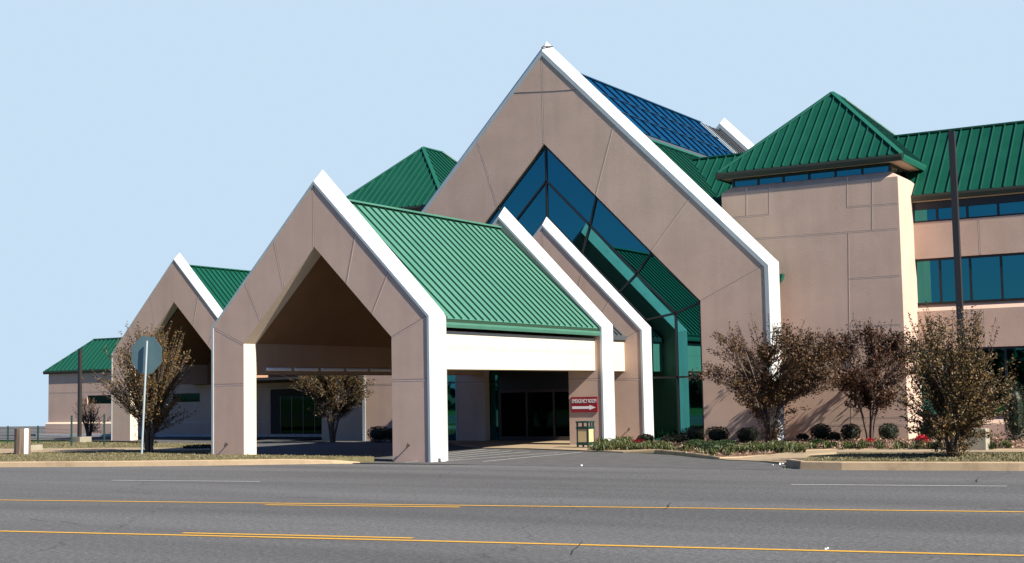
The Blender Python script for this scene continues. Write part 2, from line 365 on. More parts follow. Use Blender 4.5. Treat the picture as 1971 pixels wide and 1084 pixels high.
# lawn on the left (raised) with a pavement across it
lawnL = [(p[0]-.03, p[1]+.19) for p in kL] + [(-30.2, 39.75), (-33.6, 40.0), (-36.7, 40.1), (-38.6, 40.3), (-39.2, 42.5), ap(407, 853, .2), ap(300, 853, .2), ap(200, 851, .2), ap(100, 851, .2), ap(0, 853, .2), (-90, 54), (-140, 50)]
LZ = 0.20
flat('lawn', lawnL, LZ, 'grass', 0.35)
SWL = [ap(-160, 878, .2), ap(0, 873, .2), ap(120, 870, .2), ap(250, 868, .2), ap(404, 867, .2), ap(404, 862, .2), ap(250, 862, .2), ap(120, 863, .2), ap(0, 864, .2), ap(-160, 868, .2)]
flat('sidewalk', SWL, LZ+0.006, 'concrete')
mb = MB()                                             # low mound round the canopy's left leg
# car park behind
flat('parking_lot', [(-57, 55.5), (-66, 57.5), (-92, 56.5), (-150, 55), (-170, 80), (-100, 92), (-77.4, 80), (-77.4, 64.3), (-50, 64.3), (-50, 56)], 0.010, 'drive')
mb = MB(); mb.box(-130, -77.6, 60.2, 60.5, 0.0, 0.20, 'white'); mb.box(-77.5, -51.0, 63.4, 63.65, 0.0, 0.18, 'white'); struct('kerb', mb)
flat('service_road', [(-170, 70), (-77.6, 66), (-77.6, 78), (-160, 84)], 0.016, 'asphalt')
# entrance pavement
flat('sidewalk', [ap(930, 864), ap(1010, 865), ap(1090, 868), ap(1160, 870.5), ap(1200, 872), ap(1200, 866), ap(1150, 862), (-27.2, 53.8), (-27.2, 57.95), (-39, 57.95), (-39, 56.5)], 0.05, 'concrete', 0.1)
# planting bed with its concrete edge, pavement and lawn on the right
bedf = [ap(1128, 868), ap(1200, 870.5), ap(1262, 871.5), ap(1330, 877), ap(1385, 883.5), ap(1430, 882), ap(1480, 877), ap(1540, 869), ap(1600, 866.5), ap(1760, 866), ap(1971, 866.5)]
kerb('kerb', [(p[0]+.02, p[1]-.12) for p in bedf], [0.06, .08, .14, .11, .07, .06, .05, .05, .05, .05, .05], 0.14)
flat('planting_bed', bedf + [(-5, 62.5), (-16.5, 62.5), (-16.5, 60.2), (-21.5, 60.2), (-21.6, 58.0), (-27.0, 58.0), (-27.6, 54)], 0.05, 'mulch')
flat('sidewalk', [ap(1400, 886.5), ap(1470, 889), ap(1522, 893), (-12.5, 41.5), ap(1545, 877), ap(1610, 871.5), ap(1780, 871), ap(1971, 871.5), (10, 53), (10, 55), (-5, 52)] + [(p[0], p[1]-.14) for p in bedf[4:][::-1]], 0.03, 'concrete', 0.1)
RZ = 0.22
lawnR = [(-14.0, 39.6), (-12, 40.0), (-7.7, 40.0), (-2, 41.3), (20, 45.4), (110, 62.2), (110, 72), (20, 56), (0, 52.2), ap(1900, 874, .2), ap(1780, 874, .2), ap(1620, 875, .2), ap(1560, 878, .2)]
flat('lawn', lawnR, RZ, 'grass', 0.35)
flat('lawn', [(-5, 52.5), (20, 57), (20, 62.3), (-5, 62.3)], 0.04, 'grass')

# ------------------------------------------------------------------ hospital building
B = empty('hospital_building', (-34, 62, 0), 'pink stucco hospital with white edged gable arches, green metal roofs and a tall glass entrance', 'building')
X1, W, ZAP, ZK, ZIAP, ZIK, WI = -33.144, 5.293, 10.658, 5.256, 8.12, 4.541, 3.604
Y1, Y2, Y3, Y0 = 40.0, 53.4, 57.484, 57.5
XD, YD, YG = -33.143, 57.81, 58.0
ZJ = 2.976

def joint(mb, p0, p1, Y, wd=0.05):
    a = Vector((p0[0], Y-.002, p0[1])); b_ = Vector((p1[0], Y-.002, p1[1]))
    mb.bar(a, b_, wd*.7, 0.0025, (0, -1, 0), 'joint')
    t = (b_-a).normalized(); s_ = t.cross(Vector((0, -1, 0)))
    if s_.z > 0 or (abs(s_.z) < 1e-3 and s_.x > 0): s_ = -s_
    o_ = s_*wd*0.9
    mb.bar(a+o_, b_+o_, wd*.6, 0.003, (0, -1, 0), 'jointlight')

def arch(label, X, Y, w_, zap, zk, wi, ziap, zik, e, ea, d, T, fl, joints, zj, flat_back=False):
    """gable shaped wall slab: stucco front, bevelled white outer face, flashing strip on the front edge"""
    mb = MB(); z0 = -0.15
    fo = [(-w_, z0), (-w_, zk), (0, zap), (w_, zk), (w_, z0)]
    fi = [(-wi, z0), (-wi, zik), (0, ziap), (wi, zik), (wi, z0)]
    bo = [(-w_-e, z0), (-w_-e, zk+e*.45), (0, zap+ea), (w_+e, zk+e*.45), (w_+e, z0)]
    P = lambda q, y: Vector((X+q[0], y, q[1]))
    for i in range(4):
        mb.poly([P(fo[i], Y), P(fi[i], Y), P(fi[i+1], Y), P(fo[i+1], Y)], 'stucco')
        mb.poly([P(fo[i], Y), P(fo[i+1], Y), P(bo[i+1], Y+d), P(bo[i], Y+d)], 'coping')
        if flat_back:
            mb.poly([P(bo[i], Y+d), P(bo[i+1], Y+d), P(fi[i+1], Y+T), P(fi[i], Y+T)], 'stucco')
        else:
            mb.poly([P(bo[i], Y+d), P(bo[i+1], Y+d), P(fo[i+1], Y+2*d), P(fo[i], Y+2*d)], 'coping')
            mb.poly([P(fo[i], Y+2*d), P(fo[i+1], Y+2*d), P(fi[i+1], Y+T), P(fi[i], Y+T)], 'stucco')
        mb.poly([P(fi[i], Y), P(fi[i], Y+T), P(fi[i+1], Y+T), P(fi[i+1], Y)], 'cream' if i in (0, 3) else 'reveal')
    
    for (a, b_) in joints: joint(mb, (X+a[0], a[1]), (X+b_[0], b_[1]), Y)
    o = mb.build('arch', B, label)
    # flashing strip
    mf = MB(); ms = (zap-zk)/w_; k = math.sqrt(1+ms*ms)
    g = -0.004
    fo2 = [(-w_+g, 0.0), (-w_+g, zk), (0, zap-g*k), (w_-g, zk), (w_-g, 0.0)]
    f2 = [(-w_+fl, 0.0), (-w_+fl, zap-fl*k-ms*(w_-fl)), (0, zap-fl*k), (w_-fl, zap-fl*k-ms*(w_-fl)), (w_-fl, 0.0)]
    for i in range(4):
        q = [P(fo2[i], Y-.03), P(fo2[i+1], Y-.03), P(f2[i+1], Y-.03), P(f2[i], Y-.03)]
        mf.prism(q, (0, .028, 0), 'flash')
    mf.build('flashing', o)
    return o
def arch_joints(w_, zap, zk, wi, ziap, zik, zj, ts, fl):
    J = [((0, ziap), (0, zap-fl*1.5))]
    mo = (zap-zk)/w_; mi_ = (ziap-zik)/wi
    for s_ in (-1, 1):
        J.append(((s_*wi, zik), (s_*(w_-fl), zk)))
        J.append(((s_*wi, zj), (s_*(w_-fl), zj)))
        for (ti, to) in ts:
            J.append(((s_*wi*ti, ziap-mi_*wi*ti), (s_*(w_-fl)*to, zap-fl*1.4-mo*(w_-fl)*to)))
    return J
J1 = arch_joints(W, ZAP, ZK, WI, ZIAP, ZIK, ZJ, [(0.42, 0.38), (0.75, 0.67)], .08)
A1 = arch('front arch of the entrance canopy, nearest the road', X1, Y1, W, ZAP, ZK, WI, ZIAP, ZIK, .261, .519, .546, .72, .09, J1, ZJ)
J2 = arch_joints(W, ZAP, ZK, 3.55, ZIAP, ZIK, ZJ, [(0.42, 0.38), (0.75, 0.67)], .08)
A2 = arch('middle arch at the rear end of the canopy roof, with the red sign on its leg', X1, Y2, W, ZAP, ZK, 3.55, ZIAP, ZIK, .261, .519, .546, .66, .09, J2, ZJ)
J3 = arch_joints(W, ZAP, ZK, 3.55, ZIAP, ZIK, ZJ, [(0.45, 0.42), (0.75, 0.70)], .08)
A3 = arch('slim rear arch standing close to the glass wall', X1, Y3, W, ZAP, ZK, 3.55, ZIAP, ZIK, .261, .45, .44, .46, .09, J3, ZJ, flat_back=True)
X0 = -58.28
J0 = arch_joints(5.2, ZAP, ZK, WI, ZIAP, ZIK, ZJ, [(0.42, 0.38), (0.75, 0.67)], .05)
A0 = arch('small separate arch of the side canopy on the left', X0, Y0, 5.2, ZAP, ZK, WI, ZIAP, ZIK, .20, .42, .45, .60, .05, J0, ZJ)
WD, ZDA, ZDK, ZDI, ZDIK, WDI = 11.504, 19.480, 7.939, 14.766, 6.495, 8.152
JD = arch_joints(WD, ZDA, ZDK, WDI, ZDI, ZDIK, 3.0, [(0.345, 0.345), (0.70, 0.69)], .2)
AD = arch('giant gable arch framing the glass wall', XD, YD, WD, ZDA, ZDK, WDI, ZDI, ZDIK, .32, .574, .49, .60, .185, JD, 3.0)
ARr = arch('far rear gable end of the high atrium roof', XD, 80.67, 11.5, ZDA, ZDK, 10.6, 17.4, 7.3, .32, .5, .8, 1.5, .2, [], 3)

# thin cable along the giant arch and its dark roof-peak line
mb = MB()
a = at(985, 179, Y=YD-.006); b_ = at(1144, 170, Y=YD-.006); mb.tube([a, (a+b_)/2+Vector((0, 0, -.03)), b_], 0.007, 'cable', 5)
mb.build('cable', B)
mb = MB(); a = at(1043, 92, Y=YD-.06); b_ = at(1063, 91, Y=YD+.5)
mb.tube([a, at(1046, 91, Y=YD+.05)+Vector((0, 0, .03)), b_+Vector((.02, 0, .03))], 0.035, 'cable', 5); mb.build('peak_cable', B)

def clip_line(poly, p, s_):       # poly: list of 2D, line p + t s ; returns t range
    ts = []
    for i in range(len(poly)):
        a, b_ = poly[i], poly[(i+1) % len(poly)]
        ex, ey = b_[0]-a[0], b_[1]-a[1]; den = s_[0]*ey - s_[1]*ex
        if abs(den) < 1e-9: continue
        t = ((a[0]-p[0])*ey - (a[1]-p[1])*ex)/den; u = ((a[0]-p[0])*s_[1] - (a[1]-p[1])*s_[0])/den
        if -1e-9 <= u < 1-1e-9: ts.append(t)
    return (min(ts), max(ts)) if len(ts) >= 2 else None
def roof_plane(mb, pts, spacing, m='green', rib='greenrib', rh=0.085, rw=0.035, thick=0.1, off=0.3):
    P = [Vector(p) for p in pts]; n = (P[1]-P[0]).cross(P[2]-P[0]).normalized()
    if n.z < 0: n = -n; P = P[::-1]
    mb.prism([p for p in P], -n*thick, m)
    sl = (Vector((0, 0, -1)) - n*(-n.z)).normalized(); al = n.cross(sl).normalized(); o = P[0]
    Q = [((p-o).dot(al), (p-o).dot(sl)) for p in P]
    a0, a1 = min(q[0] for q in Q), max(q[0] for q in Q); k = a0 + spacing*off
    while k < a1-.02:
        r_ = clip_line(Q, (k, 0), (0, 1))
        if r_ and r_[1]-r_[0] > .08:
            mb.bar(o+al*k+sl*(r_[0]+.02), o+al*k+sl*(r_[1]-.01), rw, rh, n, rib)
        k += spacing
def cap(mb, p0, p1, wd=.22, h=.05, m='greentrim', n=(0, 0, 1), base=-.01): mb.bar(p0, p1, wd, h, n, m, base)
def gutter(mb, p0, p1, out, m='greentrim', h=.16, d=.14):
    p0 = Vector(p0); p1 = Vector(p1); o_ = Vector(out)
    prof = [(0, 0), (d, 0.02), (d, -h*.35), (d*.75, -h), (0, -h)]
    mb.prism([p0+o_*a+Vector((0, 0, z)) for a, z in prof], p1-p0, m)

# canopy roof (two slopes between the first and second arch)
RZC = 10.09; EX = 5.12; EZ = 5.20
mb = MB()
ya, yb = Y1+.74, Y2+.02
roof_plane(mb, [(X1, ya, RZC), (X1+EX, ya, EZ), (X1+EX, yb, EZ), (X1, yb, RZC)], 0.50, 'greenpale', 'shaderib', .065, .032)
roof_plane(mb, [(X1, ya, RZC), (X1, yb, RZC), (X1-EX, yb, EZ), (X1-EX, ya, EZ)], 0.50, 'greenpale', 'shaderib')
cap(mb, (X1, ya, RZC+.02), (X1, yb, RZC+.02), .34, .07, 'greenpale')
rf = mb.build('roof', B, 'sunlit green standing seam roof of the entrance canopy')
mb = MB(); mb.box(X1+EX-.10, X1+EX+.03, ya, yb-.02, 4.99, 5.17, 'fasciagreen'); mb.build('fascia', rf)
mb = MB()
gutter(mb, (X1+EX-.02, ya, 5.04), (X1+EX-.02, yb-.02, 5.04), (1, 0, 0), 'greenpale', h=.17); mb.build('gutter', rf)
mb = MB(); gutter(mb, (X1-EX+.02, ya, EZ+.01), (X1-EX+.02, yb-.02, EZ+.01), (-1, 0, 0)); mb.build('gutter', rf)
# beams
def beam(label, x0, x1, y0, y1, z0, z1, jz=None, face=1):
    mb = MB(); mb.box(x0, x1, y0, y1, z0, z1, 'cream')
    xf = x1 if face > 0 else x0
    for z in ([jz] if jz else []):
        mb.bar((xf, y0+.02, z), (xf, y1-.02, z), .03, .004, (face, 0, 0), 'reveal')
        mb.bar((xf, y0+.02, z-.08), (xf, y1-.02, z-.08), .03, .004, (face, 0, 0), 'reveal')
    return mb
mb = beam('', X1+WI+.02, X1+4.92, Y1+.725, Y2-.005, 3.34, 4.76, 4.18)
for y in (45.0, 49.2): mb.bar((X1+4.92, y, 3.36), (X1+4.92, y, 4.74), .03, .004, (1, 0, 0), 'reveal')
mb.build('beam', B, 'stucco beam in sunlit cream tone on the sunny right side of the canopy')
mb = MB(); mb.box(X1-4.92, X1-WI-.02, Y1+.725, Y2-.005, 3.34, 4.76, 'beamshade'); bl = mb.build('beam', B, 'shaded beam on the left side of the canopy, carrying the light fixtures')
mb = beam('', X1+3.62, X1+4.34, Y2+.8, Y3-.005, 3.34, 4.78); mb.build('beam', B, 'short stucco beam in sunlit cream tone between the middle and rear arches')
mb = MB(); mb.box(X1-4.34, X1-3.62, Y2+.8, Y3-.005, 3.34, 4.72, 'stucco'); mb.build('beam', B)
# link roofs (dark grey) between arches 2-3 and arch 3-glass
mb = MB()
for (a, b_) in ((Y2+1.0, Y3-.01),):
    roof_plane(mb, [(X1, a, 9.0), (X1+4.42, a, 4.98), (X1+4.42, b_, 4.98), (X1, b_, 9.0)], 0.42, 'grey_roof', 'grey_roof')
    roof_plane(mb, [(X1, a, 9.0), (X1, b_, 9.0), (X1-4.42, b_, 4.98), (X1-4.42, a, 4.98)], 0.42, 'grey_roof', 'grey_roof')
    mb.box(X1+4.30, X1+4.46, a, b_, 4.79, 4.98, 'grey_roof')
mb.build('link_roof', B, 'dark grey low roof between the arches')
# vaulted canopy ceiling
mb = MB()
def slab2(a, b_, c, d_, t, m): mb.prism([a, b_, c, d_], t, m)
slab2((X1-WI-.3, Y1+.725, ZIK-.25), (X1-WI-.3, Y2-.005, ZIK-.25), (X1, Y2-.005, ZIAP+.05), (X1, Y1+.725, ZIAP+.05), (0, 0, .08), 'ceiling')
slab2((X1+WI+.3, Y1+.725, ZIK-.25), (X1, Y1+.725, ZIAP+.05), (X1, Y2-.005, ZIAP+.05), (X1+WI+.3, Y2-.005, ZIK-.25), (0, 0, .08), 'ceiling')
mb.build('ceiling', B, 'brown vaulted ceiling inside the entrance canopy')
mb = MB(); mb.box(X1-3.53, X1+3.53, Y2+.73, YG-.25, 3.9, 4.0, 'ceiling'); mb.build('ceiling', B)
# linear light fixtures on the left beam
for k in range(7):
    y0 = 41.32+k*1.71; x = X1-WI-.02
    mb = MB(); mb.prism([(x+.002, y0, 3.50), (x+.10, y0, 3.48), (x+.15, y0, 3.54), (x+.10, y0, 3.60), (x+.002, y0, 3.62)], (0, 1.40, 0), 'plainwhite')
    lf = mb.build('light_fixture', bl)
# side canopy roof, beams, ceiling (arch 0)
mb = MB(); ya, yb = Y0+.62, 71.0; z_ = 10.33; ez = z_-5.1*1.02
roof_plane(mb, [(X0, ya, z_), (X0+5.1, ya, ez), (X0+5.1, yb, ez), (X0, yb, z_)], 0.42)
roof_plane(mb, [(X0, ya, z_), (X0, yb, z_), (X0-5.1, yb, ez), (X0-5.1, ya, ez)], 0.42)
cap(mb, (X0, ya, z_+.02), (X0, yb, z_+.02), .3, .06); mb.build('roof', B, 'green seamed roof behind the small left arch')
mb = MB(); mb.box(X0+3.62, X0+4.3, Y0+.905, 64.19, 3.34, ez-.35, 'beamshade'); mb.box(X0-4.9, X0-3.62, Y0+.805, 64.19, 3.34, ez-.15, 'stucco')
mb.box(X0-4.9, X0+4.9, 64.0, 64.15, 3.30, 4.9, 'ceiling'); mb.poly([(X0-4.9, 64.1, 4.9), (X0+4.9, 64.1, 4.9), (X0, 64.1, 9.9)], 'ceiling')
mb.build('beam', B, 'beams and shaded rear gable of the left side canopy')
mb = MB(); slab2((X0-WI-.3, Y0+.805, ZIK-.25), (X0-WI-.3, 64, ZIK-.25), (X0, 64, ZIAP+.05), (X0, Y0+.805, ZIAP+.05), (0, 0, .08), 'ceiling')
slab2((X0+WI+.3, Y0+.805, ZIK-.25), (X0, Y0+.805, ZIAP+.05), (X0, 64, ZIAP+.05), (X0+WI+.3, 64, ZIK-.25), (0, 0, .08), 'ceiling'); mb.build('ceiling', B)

# curtain wall in the giant arch
mb = MB()
pane = [(XD-WDI-.1, YG, 0), (XD+WDI+.1, YG, 0), (XD+WDI+.1, YG, ZDIK+.05), (XD, YG, ZDI+.1), (XD-WDI-.1, YG, ZDIK+.05)]
fr = MB()
def mull(p0, p1, wd=.085, dp=.10): fr.bar((p0[0], YG+.02, p0[1]), (p1[0], YG+.02, p1[1]), wd, dp, (0, -1, 0), 'mull')
ms = (ZDI-ZDIK)/WDI
def ring(dw, dz, wd=.085, both=True):
    w_ = WDI-dw; za = ZDI-dz; zk = za-ms*w_
    for s_ in (-1, 1):
        mull((XD, za), (XD+s_*w_, zk), wd); mull((XD+s_*w_, zk+.03), (XD+s_*w_, .05), wd)
    return w_, za, zk
ring(.06, .09, .10)
w1, za1, zk1 = ring(1.34, 1.87)
w2, za2, zk2 = ring(2.9, 3.7)
mull((XD, ZDI-.1), (XD, .05))
for s_ in (-1, 1):
    mull((XD+s_*WDI, 3.0), (XD+s_*w2, 3.0), .09)
    mull((XD+s_*w2, 3.0), (XD, 3.0), .09)
    mull((XD+s_*WDI, ZDIK-.03), (XD+s_*w1, zk1), .09); mull((XD+s_*w1, zk1), (XD+s_*w2, zk2), .09)
    for t_ in (0.345, 0.70):
        mull((XD+s_*WDI*t_, ZDI-ms*WDI*t_), (XD+s_*w1*t_*1.02, za1-ms*w1*t_*1.02), .09 if s_ > 0 else .04)
        mull((XD+s_*w1*t_*1.02, za1-ms*w1*t_*1.02), (XD+s_*w2*t_*1.06, za2-ms*w2*t_*1.06), .09 if s_ > 0 else .04)
cw = fr.build('curtain_wall', B, 'glass wall with black chevron mullions inside the giant arch')
mb.prism(pane, (0, .03, 0), 'glass'); mb.build('glass_pane', cw)
# entrance doors beneath, projecting vestibule frame
mb = MB()
dx0, dx1 = X1-2.9, X1+3.4; yv = YG-.20
mb.box(dx0, dx1, yv, yv+.14, 2.55, 3.9, 'mull')
for x in (dx0, dx0+1.55, dx0+3.1, dx0+4.7, dx1-.1): mb.box(x, x+.1, yv-.01, yv+.13, .05, 2.55, 'doorframe')
mb.box(dx0, dx1, yv-.012, yv+.12, .05, .25, 'doorframe'); mb.box(dx0, dx1, yv-.015, yv+.12, 2.42, 2.56, 'doorframe')
dr = mb.build('entrance_door', B, 'dark framed glass sliding doors under the canopy')
mb = MB(); mb.box(dx0+.05, dx1-.05, yv+.05, yv+.07, .2, 2.45, 'darkglass'); mb.build('glass_pane', dr)

# atrium roof behind the giant arch: skylight on top, green metal below
RZD = 19.01; ms = 1.0
def zD(x): return RZD-abs(x-XD)*1.0
mb = MB(); y0, y1 = YD+.9, 77.5
for s_ in (-1, 1):
    xa, xb = XD, XD+s_*3.44
    pts = [(xa, y0, RZD), (xb, y0, zD(xb)), (xb, y1, zD(xb)), (xa, y1, RZD)]
    roof_plane(mb, pts if s_ > 0 else pts[::-1], 1.25, 'skyglass', 'skybar', .07, .09, .08)
    n_ = Vector((s_*.707, 0, .707))
    for t_ in (1.15, 2.3):
        mb.bar((XD+s_*t_, y0, zD(XD+t_)), (XD+s_*t_, y1, zD(XD+t_)), .03, .075, n_, 'skybar2')
cap(mb, (XD, y0, RZD+.02), (XD, y1, RZD+.02), .22, .05, 'skybar2')
sk = mb.build('skylight', B, 'blue glazed skylight roof behind the giant arch')
mb = MB()
for s_ in (-1, 1):
    for (ya_, yb_, mm_) in ((y1, y1+1.2, 'flash'), (y1+1.2, 80.68, 'grey_roof')):  # pale and grey bands imitate the rear arch reflected in the roof glass
        xa, xb = XD, XD+s_*3.44
        pts = [(xa, ya_, RZD), (xb, ya_, zD(xb)), (xb, yb_, zD(xb)), (xa, yb_, RZD)]
        roof_plane(mb, pts if s_ > 0 else pts[::-1], 0.6, mm_, 'mull', .05, .06, .08)
mb.build('end_reflection', sk)
mb = MB(); y1 = 80.66
for s_ in (-1, 1):
    xa, xb = XD+s_*3.44, XD+s_*3.92
    mb.prism([(xa, y0, zD(xa)-.06), (xb, y0, zD(xb)-.06), (xb, y0, zD(xb)-.3), (xa, y0, zD(xa)-.3)], (0, y1-y0, 0), 'grey_roof')
    mb.bar((xb, y0, zD(xb)-.03), (xb, y1, zD(xb)-.03), .22, .08, (s_*.707, 0, .707), 'greentrim')
    xa, xb = XD+s_*3.92, XD+s_*11.3
    pts = [(xa, y0, zD(xa)-.08), (xb, y0, zD(xb)-.08), (xb, y1, zD(xb)-.08), (xa, y1, zD(xa)-.08)]
    roof_plane(mb, pts if s_ > 0 else pts[::-1], 0.62)
mb.build('roof', B, 'green roof slope below the skylight')
mb = MB()
mb.box(XD-10.4, XD+10.4, YG+1.4, 80.6, 0, 7.4, 'stucco')
mb.poly([(XD-11.2, 60.0, 7.4), (XD+11.2, 60.0, 7.4), (XD, 60.0, 18.6)], 'dark')
mb.build('wall', B, 'walls of the central hall behind the glass')

# hip roofed towers, left and right of the hall
def tower(xl, xr, cx, label, side):
    Yt = 60.05; yb = 69.7
    mb = MB(); zt = 11.72
    mb.box(xl, xr, Yt, yb, -.1, zt, 'stucco')
    # sloping shoulder under the window strip
    a = [(xl, Yt, zt), (xr, Yt, zt), (xr, yb, zt), (xl, yb, zt)]
    i_ = .37; zs = 12.02; c = [(xl+i_, Yt+i_, zs), (xr-i_, Yt+i_, zs), (xr-i_, yb, zs), (xl+i_, yb, zs)]
    for k in range(3) if True else ():
        k2 = (k+1) % 4; mb.poly([a[k], a[k2], c[k2], c[k]], 'stucco')
    mb.poly([a[3], a[0], c[0], c[3]], 'stucco')
    # sunny flank
    mb.poly([(xr+.003, Yt+.0, 0), (xr+.003, yb, 0), (xr+.003, yb, zt), (xr+.003, Yt+.0, zt)], 'stucco')
    if side == 'r':
        def pj(px, py): p = at(px, py, Y=Yt); return (p.x, p.z)
        for (p, q) in (((1436, 362), (1436, 417)), ((1480, 360), (1480, 413)), ((1403, 419), (1480, 412)), ((1630, 341), (1630, 398)), ((1630, 398), (1728, 391)), ((1678, 344), (1678, 442)),
                       ((1440, 460), (1728, 439.5)), ((1632, 447), (1634, 640)), ((1634, 536), (1731, 530)), ((1634, 628), (1733, 624)), ((1637, 624), (1638, 818)), ((1500, 818.5), (1740, 818)), ((1638, 804), (1740, 803))):
            joint(mb, pj(*p), pj(*q), Yt, .04)
    wl = mb.build('wall', B, label+' stucco tower wall')
    # strip windows
    z0, z1 = 11.99, 12.36; x0, x1 = xl+i_+.04, xr-i_-.04; yw = Yt+i_+.03
    fr = MB(); fr.box(x0, x1, yw, yw+.1, z0-.03, z0+.05, 'mull'); fr.box(x0, x1, yw, yw+.1, z1-.03, z1+.28, 'mull')
    for k in range(7):
        x = x0+(x1-x0-.09)*k/6; fr.box(x, x+.09, yw-.01, yw+.1, z0+.05, z1-.03, 'mull')
    for k in range(6):
        y = yw+.12+1.35*k; fr.box(x1-.09, x1+.0, y, y+.09, z0+.05, z1-.03, 'mull')
    fr.box(x1-.1, x1, yw+.1, yb, z0-.03, z0+.05, 'mull'); fr.box(x1-.1, x1, yw+.1, yb, z1-.03, z1+.28, 'mull')
    f = fr.build('window', B, label+' tower strip window under the eaves')
    g = MB(); g.box(x0+.04, x1-.04, yw+.05, yw+.07, z0+.03, z1, 'glass'); g.box(x1-.06, x1-.04, yw+.08, yb, z0+.03, z1, 'glass'); g.build('glass_pane', f)
    # roof
    ex0, ex1, ey0, ez = cx-4.39, cx+4.39, 59.95, 12.69
    apx = (cx, 64.21, 16.78); apb = (cx, 66.15, 16.78); ey1 = 70.2
    mb = MB()
    roof_plane(mb, [(ex0, ey0, ez), (ex1, ey0, ez), apx], 0.45, off=.25)
    roof_plane(mb, [(ex1, ey0, ez), (ex1, ey1, ez), apb, apx], 0.45, off=.4)
    roof_plane(mb, [(ex0, ey0, ez), apx, apb, (ex0, ey1, ez)], 0.45, off=.4)
    roof_plane(mb, [(ex1, ey1, ez), (ex0, ey1, ez), apb], 0.68)
    for p in ((ex0, ey0, ez), (ex1, ey0, ez)):
        cap(mb, (p[0], p[1], p[2]+.02), (apx[0], apx[1], apx[2]+.03), .2, .07, n=(0, -.3, 1))
    for p in ((ex0, ey1, ez), (ex1, ey1, ez)):
        cap(mb, (p[0], p[1], p[2]+.02), (apb[0], apb[1], apb[2]+.03), .2, .07, n=(0, .3, 1))
    cap(mb, (apx[0], apx[1], apx[2]+.02), (apb[0], apb[1], apb[2]+.02), .2, .07)
    r_ = mb.build('roof', B, label+' green hip roof')
    mb = MB()
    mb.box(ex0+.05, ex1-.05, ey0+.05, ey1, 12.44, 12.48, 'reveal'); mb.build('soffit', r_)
    mb = MB()
    gutter(mb, (ex0-.05, ey0+.05, ez-.02), (ex1+.05, ey0+.05, ez-.02), (0, -1, 0), 'fascia', h=.27, d=.16); mb.build('gutter', r_)
    mb = MB(); gutter(mb, (ex1-.05, ey0+.0, ez-.02), (ex1-.05, ey1, ez-.02), (1, 0, 0), h=.27, d=.16); mb.build('gutter', r_)
    mb = MB(); gutter(mb, (ex0+.05, ey0+.0, ez-.02), (ex0+.05, ey1, ez-.02), (-1, 0, 0), h=.27, d=.16); mb.build('gutter', r_)
tower(-24.70, -16.29, -20.45, 'right', 'r')
tower(-49.30, -40.87, -44.97, 'left', 'l')

# office wing on the right
YW = 62.37
mb = MB()
xl, xr = -30.0, 14.0
def wall(x0, x1, z0, z1, y=YW, m='stucco'): mb.box(x0, x1, y, y+.3, z0, z1, m)
wall(-16.66, xr, 8.17, 9.84); wall(-16.66, xr, 4.05, 5.77); wall(-16.66, xr, -.1, .64)
mb.box(xl, xr, YW+.35, 73.6, -.1, 10.7, 'dark')
for (za, zb) in ((5.77, 6.10), (.64, 1.03)):     # sloping sills
    mb.prism([(-16.66, YW+.004, za), (-16.66, YW+.30, zb), (-16.66, YW+.30, za)], (xr+16.66, 0, 0), 'stucco')
for x in (-13.37, -10.6, -7.8):
    joint(mb, (x, 8.19), (x, 9.82), YW, .04); joint(mb, (x, 4.07), (x, 5.75), YW, .04)
mb.build('wall', B, 'banded stucco walls of the office wing')
def strip_window(z0, z1, label, yoff=.2, top=None):
    f = MB(); y = YW+yoff
    f.box(-16.61, xr, y, y+.12, z0, z0+.07, 'mull'); f.box(-16.61, xr, y-.003, y+.12, z1-.09, z1+(top or .0), 'mull')
    x = -16.61; 
    while x < xr-.2:
        f.box(x, x+.09, y-.006, y+.11, z0+.07, z1-.09, 'mull'); x += 1.341
    o = f.build('window', B, label); g = MB(); g.box(-16.56, xr-.05, y+.06, y+.08, z0+.03, z1-.03, 'glass'); g.build('glass_pane', o)
strip_window(9.85, 10.52, 'top strip window of the office wing', .05, .3)
strip_window(6.10, 8.16, 'middle strip window of the office wing', .12)
strip_window(1.03, 4.04, 'ground floor strip window of the office wing', .12)
mb = MB(); ey, ez, ry, rz = 62.25, 11.08, 65.81, 14.56
roof_plane(mb, [(-30.5, ey, ez), (xr, ey, ez), (xr, ry, rz), (-30.5, ry, rz)], 0.50, off=.6)
roof_plane(mb, [(xr, 69.8, 10.7), (-30.5, 69.8, 10.7), (-30.5, ry, rz), (xr, ry, rz)], 0.68)
cap(mb, (-30.5, ry, rz+.02), (xr, ry, rz+.02), .2, .07)
r_ = mb.build('roof', B, 'long green seamed roof of the office wing')
mb = MB(); gutter(mb, (-16.5, ey+.03, ez), (xr, ey+.03, ez), (0, -1, 0), 'fascia', h=.27, d=.16); mb.build('gutter', r_)
mb = MB(); mb.box(-16.56, xr, ey, YW+.3, ez-.30, ez-.26, 'reveal'); mb.build('soffit', r_)

